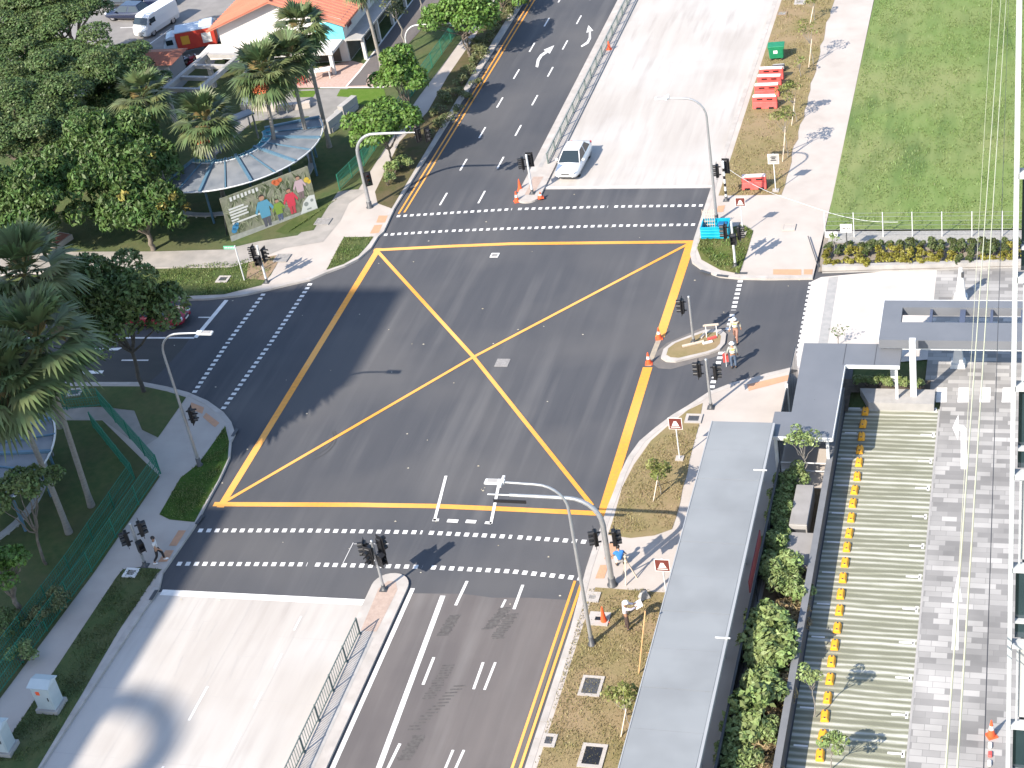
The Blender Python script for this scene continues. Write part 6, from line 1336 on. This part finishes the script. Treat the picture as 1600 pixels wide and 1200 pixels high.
person(wb, R_(15), 'road worker in yellow vest and blue trousers standing with his back turned below the island', dict(elL=(-.28, .0, 1.14), wrL=(-.33, .12, .92)), CL('worker_shirt_grey', (.35, .36, .33)), CL('trousers_blue', (.09, .13, .2)), BLACK, helmet=HW, vest=VEST)
e = empty('red_board', (wb.x - .42, wb.y + .02, 0), .3, 'red stop board held upright by the worker in blue trousers', 'board'); b = MB(); b.bar((0, .1, .0), (0, .1, 1.05), .035); b.build('handle', PALE, e); b = MB(); b.box((0, .1, .62), (.3, .03, .6)); b.build('plate', RED, e)
wc = W(981, 983, KZ)
person(wc, R_(-62), 'man in white shirt and white helmet holding both arms out on the brown verge', dict(elL=(-.22, .27, 1.3), wrL=(-.12, .5, 1.28), elR=(.22, .26, 1.3), wrR=(.1, .5, 1.27), pelvis=(0, -.05, .93), head=(0, .07, 1.59), top=(0, .08, 1.69), knL=(-.12, .02, .49), anL=(-.14, -.06, .09), toL=(-.15, .12, .05)), CL('shirt_white', (.62, .58, .64)), CL('trousers_dark_brown', (.07, .045, .04)), BLACK, helmet=HW)
M_ = Matrix.Rotation(R_(-62), 3, 'Z'); q = M_ @ Vector((0, .66, 1.3)); e = empty('site_drawing', (wc.x + q.x, wc.y + q.y, wc.z + q.z), R_(-62), 'white sheet of paper held out by the man in the white shirt', 'paper'); b = MB(); b.box((0, 0, 0), (.5, .36, .008), tilt=Matrix.Rotation(.4, 3, 'X')); b.build('paper_sheet', WHITE, e)
person(W(970, 884, KZ), R_(20), 'person in a bright blue shirt crouching on the pale pavement under the mast', dict(pelvis=(0, -.12, .42), waist=(0, -.08, .56), chest=(0, .06, .76), neck=(0, .16, .9), head=(0, .22, 1.02), top=(0, .25, 1.11), shL=(-.19, .06, .84), shR=(.19, .06, .84), elL=(-.3, .18, .6), elR=(.3, .18, .6), wrL=(-.34, .34, .42), wrR=(.34, .34, .42), hipL=(-.1, -.1, .4), hipR=(.1, -.1, .4), knL=(-.2, .28, .5), knR=(.2, .28, .5), anL=(-.17, .05, .1), anR=(.17, .05, .1), toL=(-.19, .24, .05), toR=(.19, .24, .05)), CL('shirt_bright_blue', (.03, .17, .5)), CL('trousers_pale', (.45, .43, .4)), BLACK, hair=HAIR, sleeve='short')
person(W(251, 878, KZ), R_(-70), 'pedestrian in white shirt and dark trousers walking on the shaded left pavement', WALK, CL('shirt_plain_white', (.6, .6, .6)), CL('trousers_black', (.02, .018, .02)), WHITE, hair=HAIR, sleeve='short')
e = empty('survey_tripod', W(982, 906, KZ), 0, 'tan wooden survey tripod standing beside the crouching person in blue', 'tripod')
for i in range(3): a = 2.1 * i + .4; b = MB(); b.bar((.42 * math.cos(a), .42 * math.sin(a), 0), (.05 * math.cos(a), .05 * math.sin(a), 1.15), .05); b.build('leg', MATS['trellis_wood'], e)
b = MB(); b.lathe([(.09, 1.15), (.09, 1.2), (.05, 1.22), (.05, 1.4), (.07, 1.42), (.07, 1.5), (.02, 1.52)], n=10); b.build('instrument', mat('instrument_beige', (.5, .42, .3), rough=.5), e)
e = empty('tool_bag', W(1007, 934, KZ), .6, 'grey angular tool bag lying at the edge of the verge beside the brown sign post', 'bag'); b = MB(); b.box((0, 0, .2), (.55, .4, .4), top=(.6, .5), bev=.04); b.build('bag_body', CONCG, e); b = MB(); b.tube([(-.15, 0, .38), (-.1, 0, .5), (.1, 0, .5), (.15, 0, .38)], .02, 6); b.build('handle', BLACK, e)
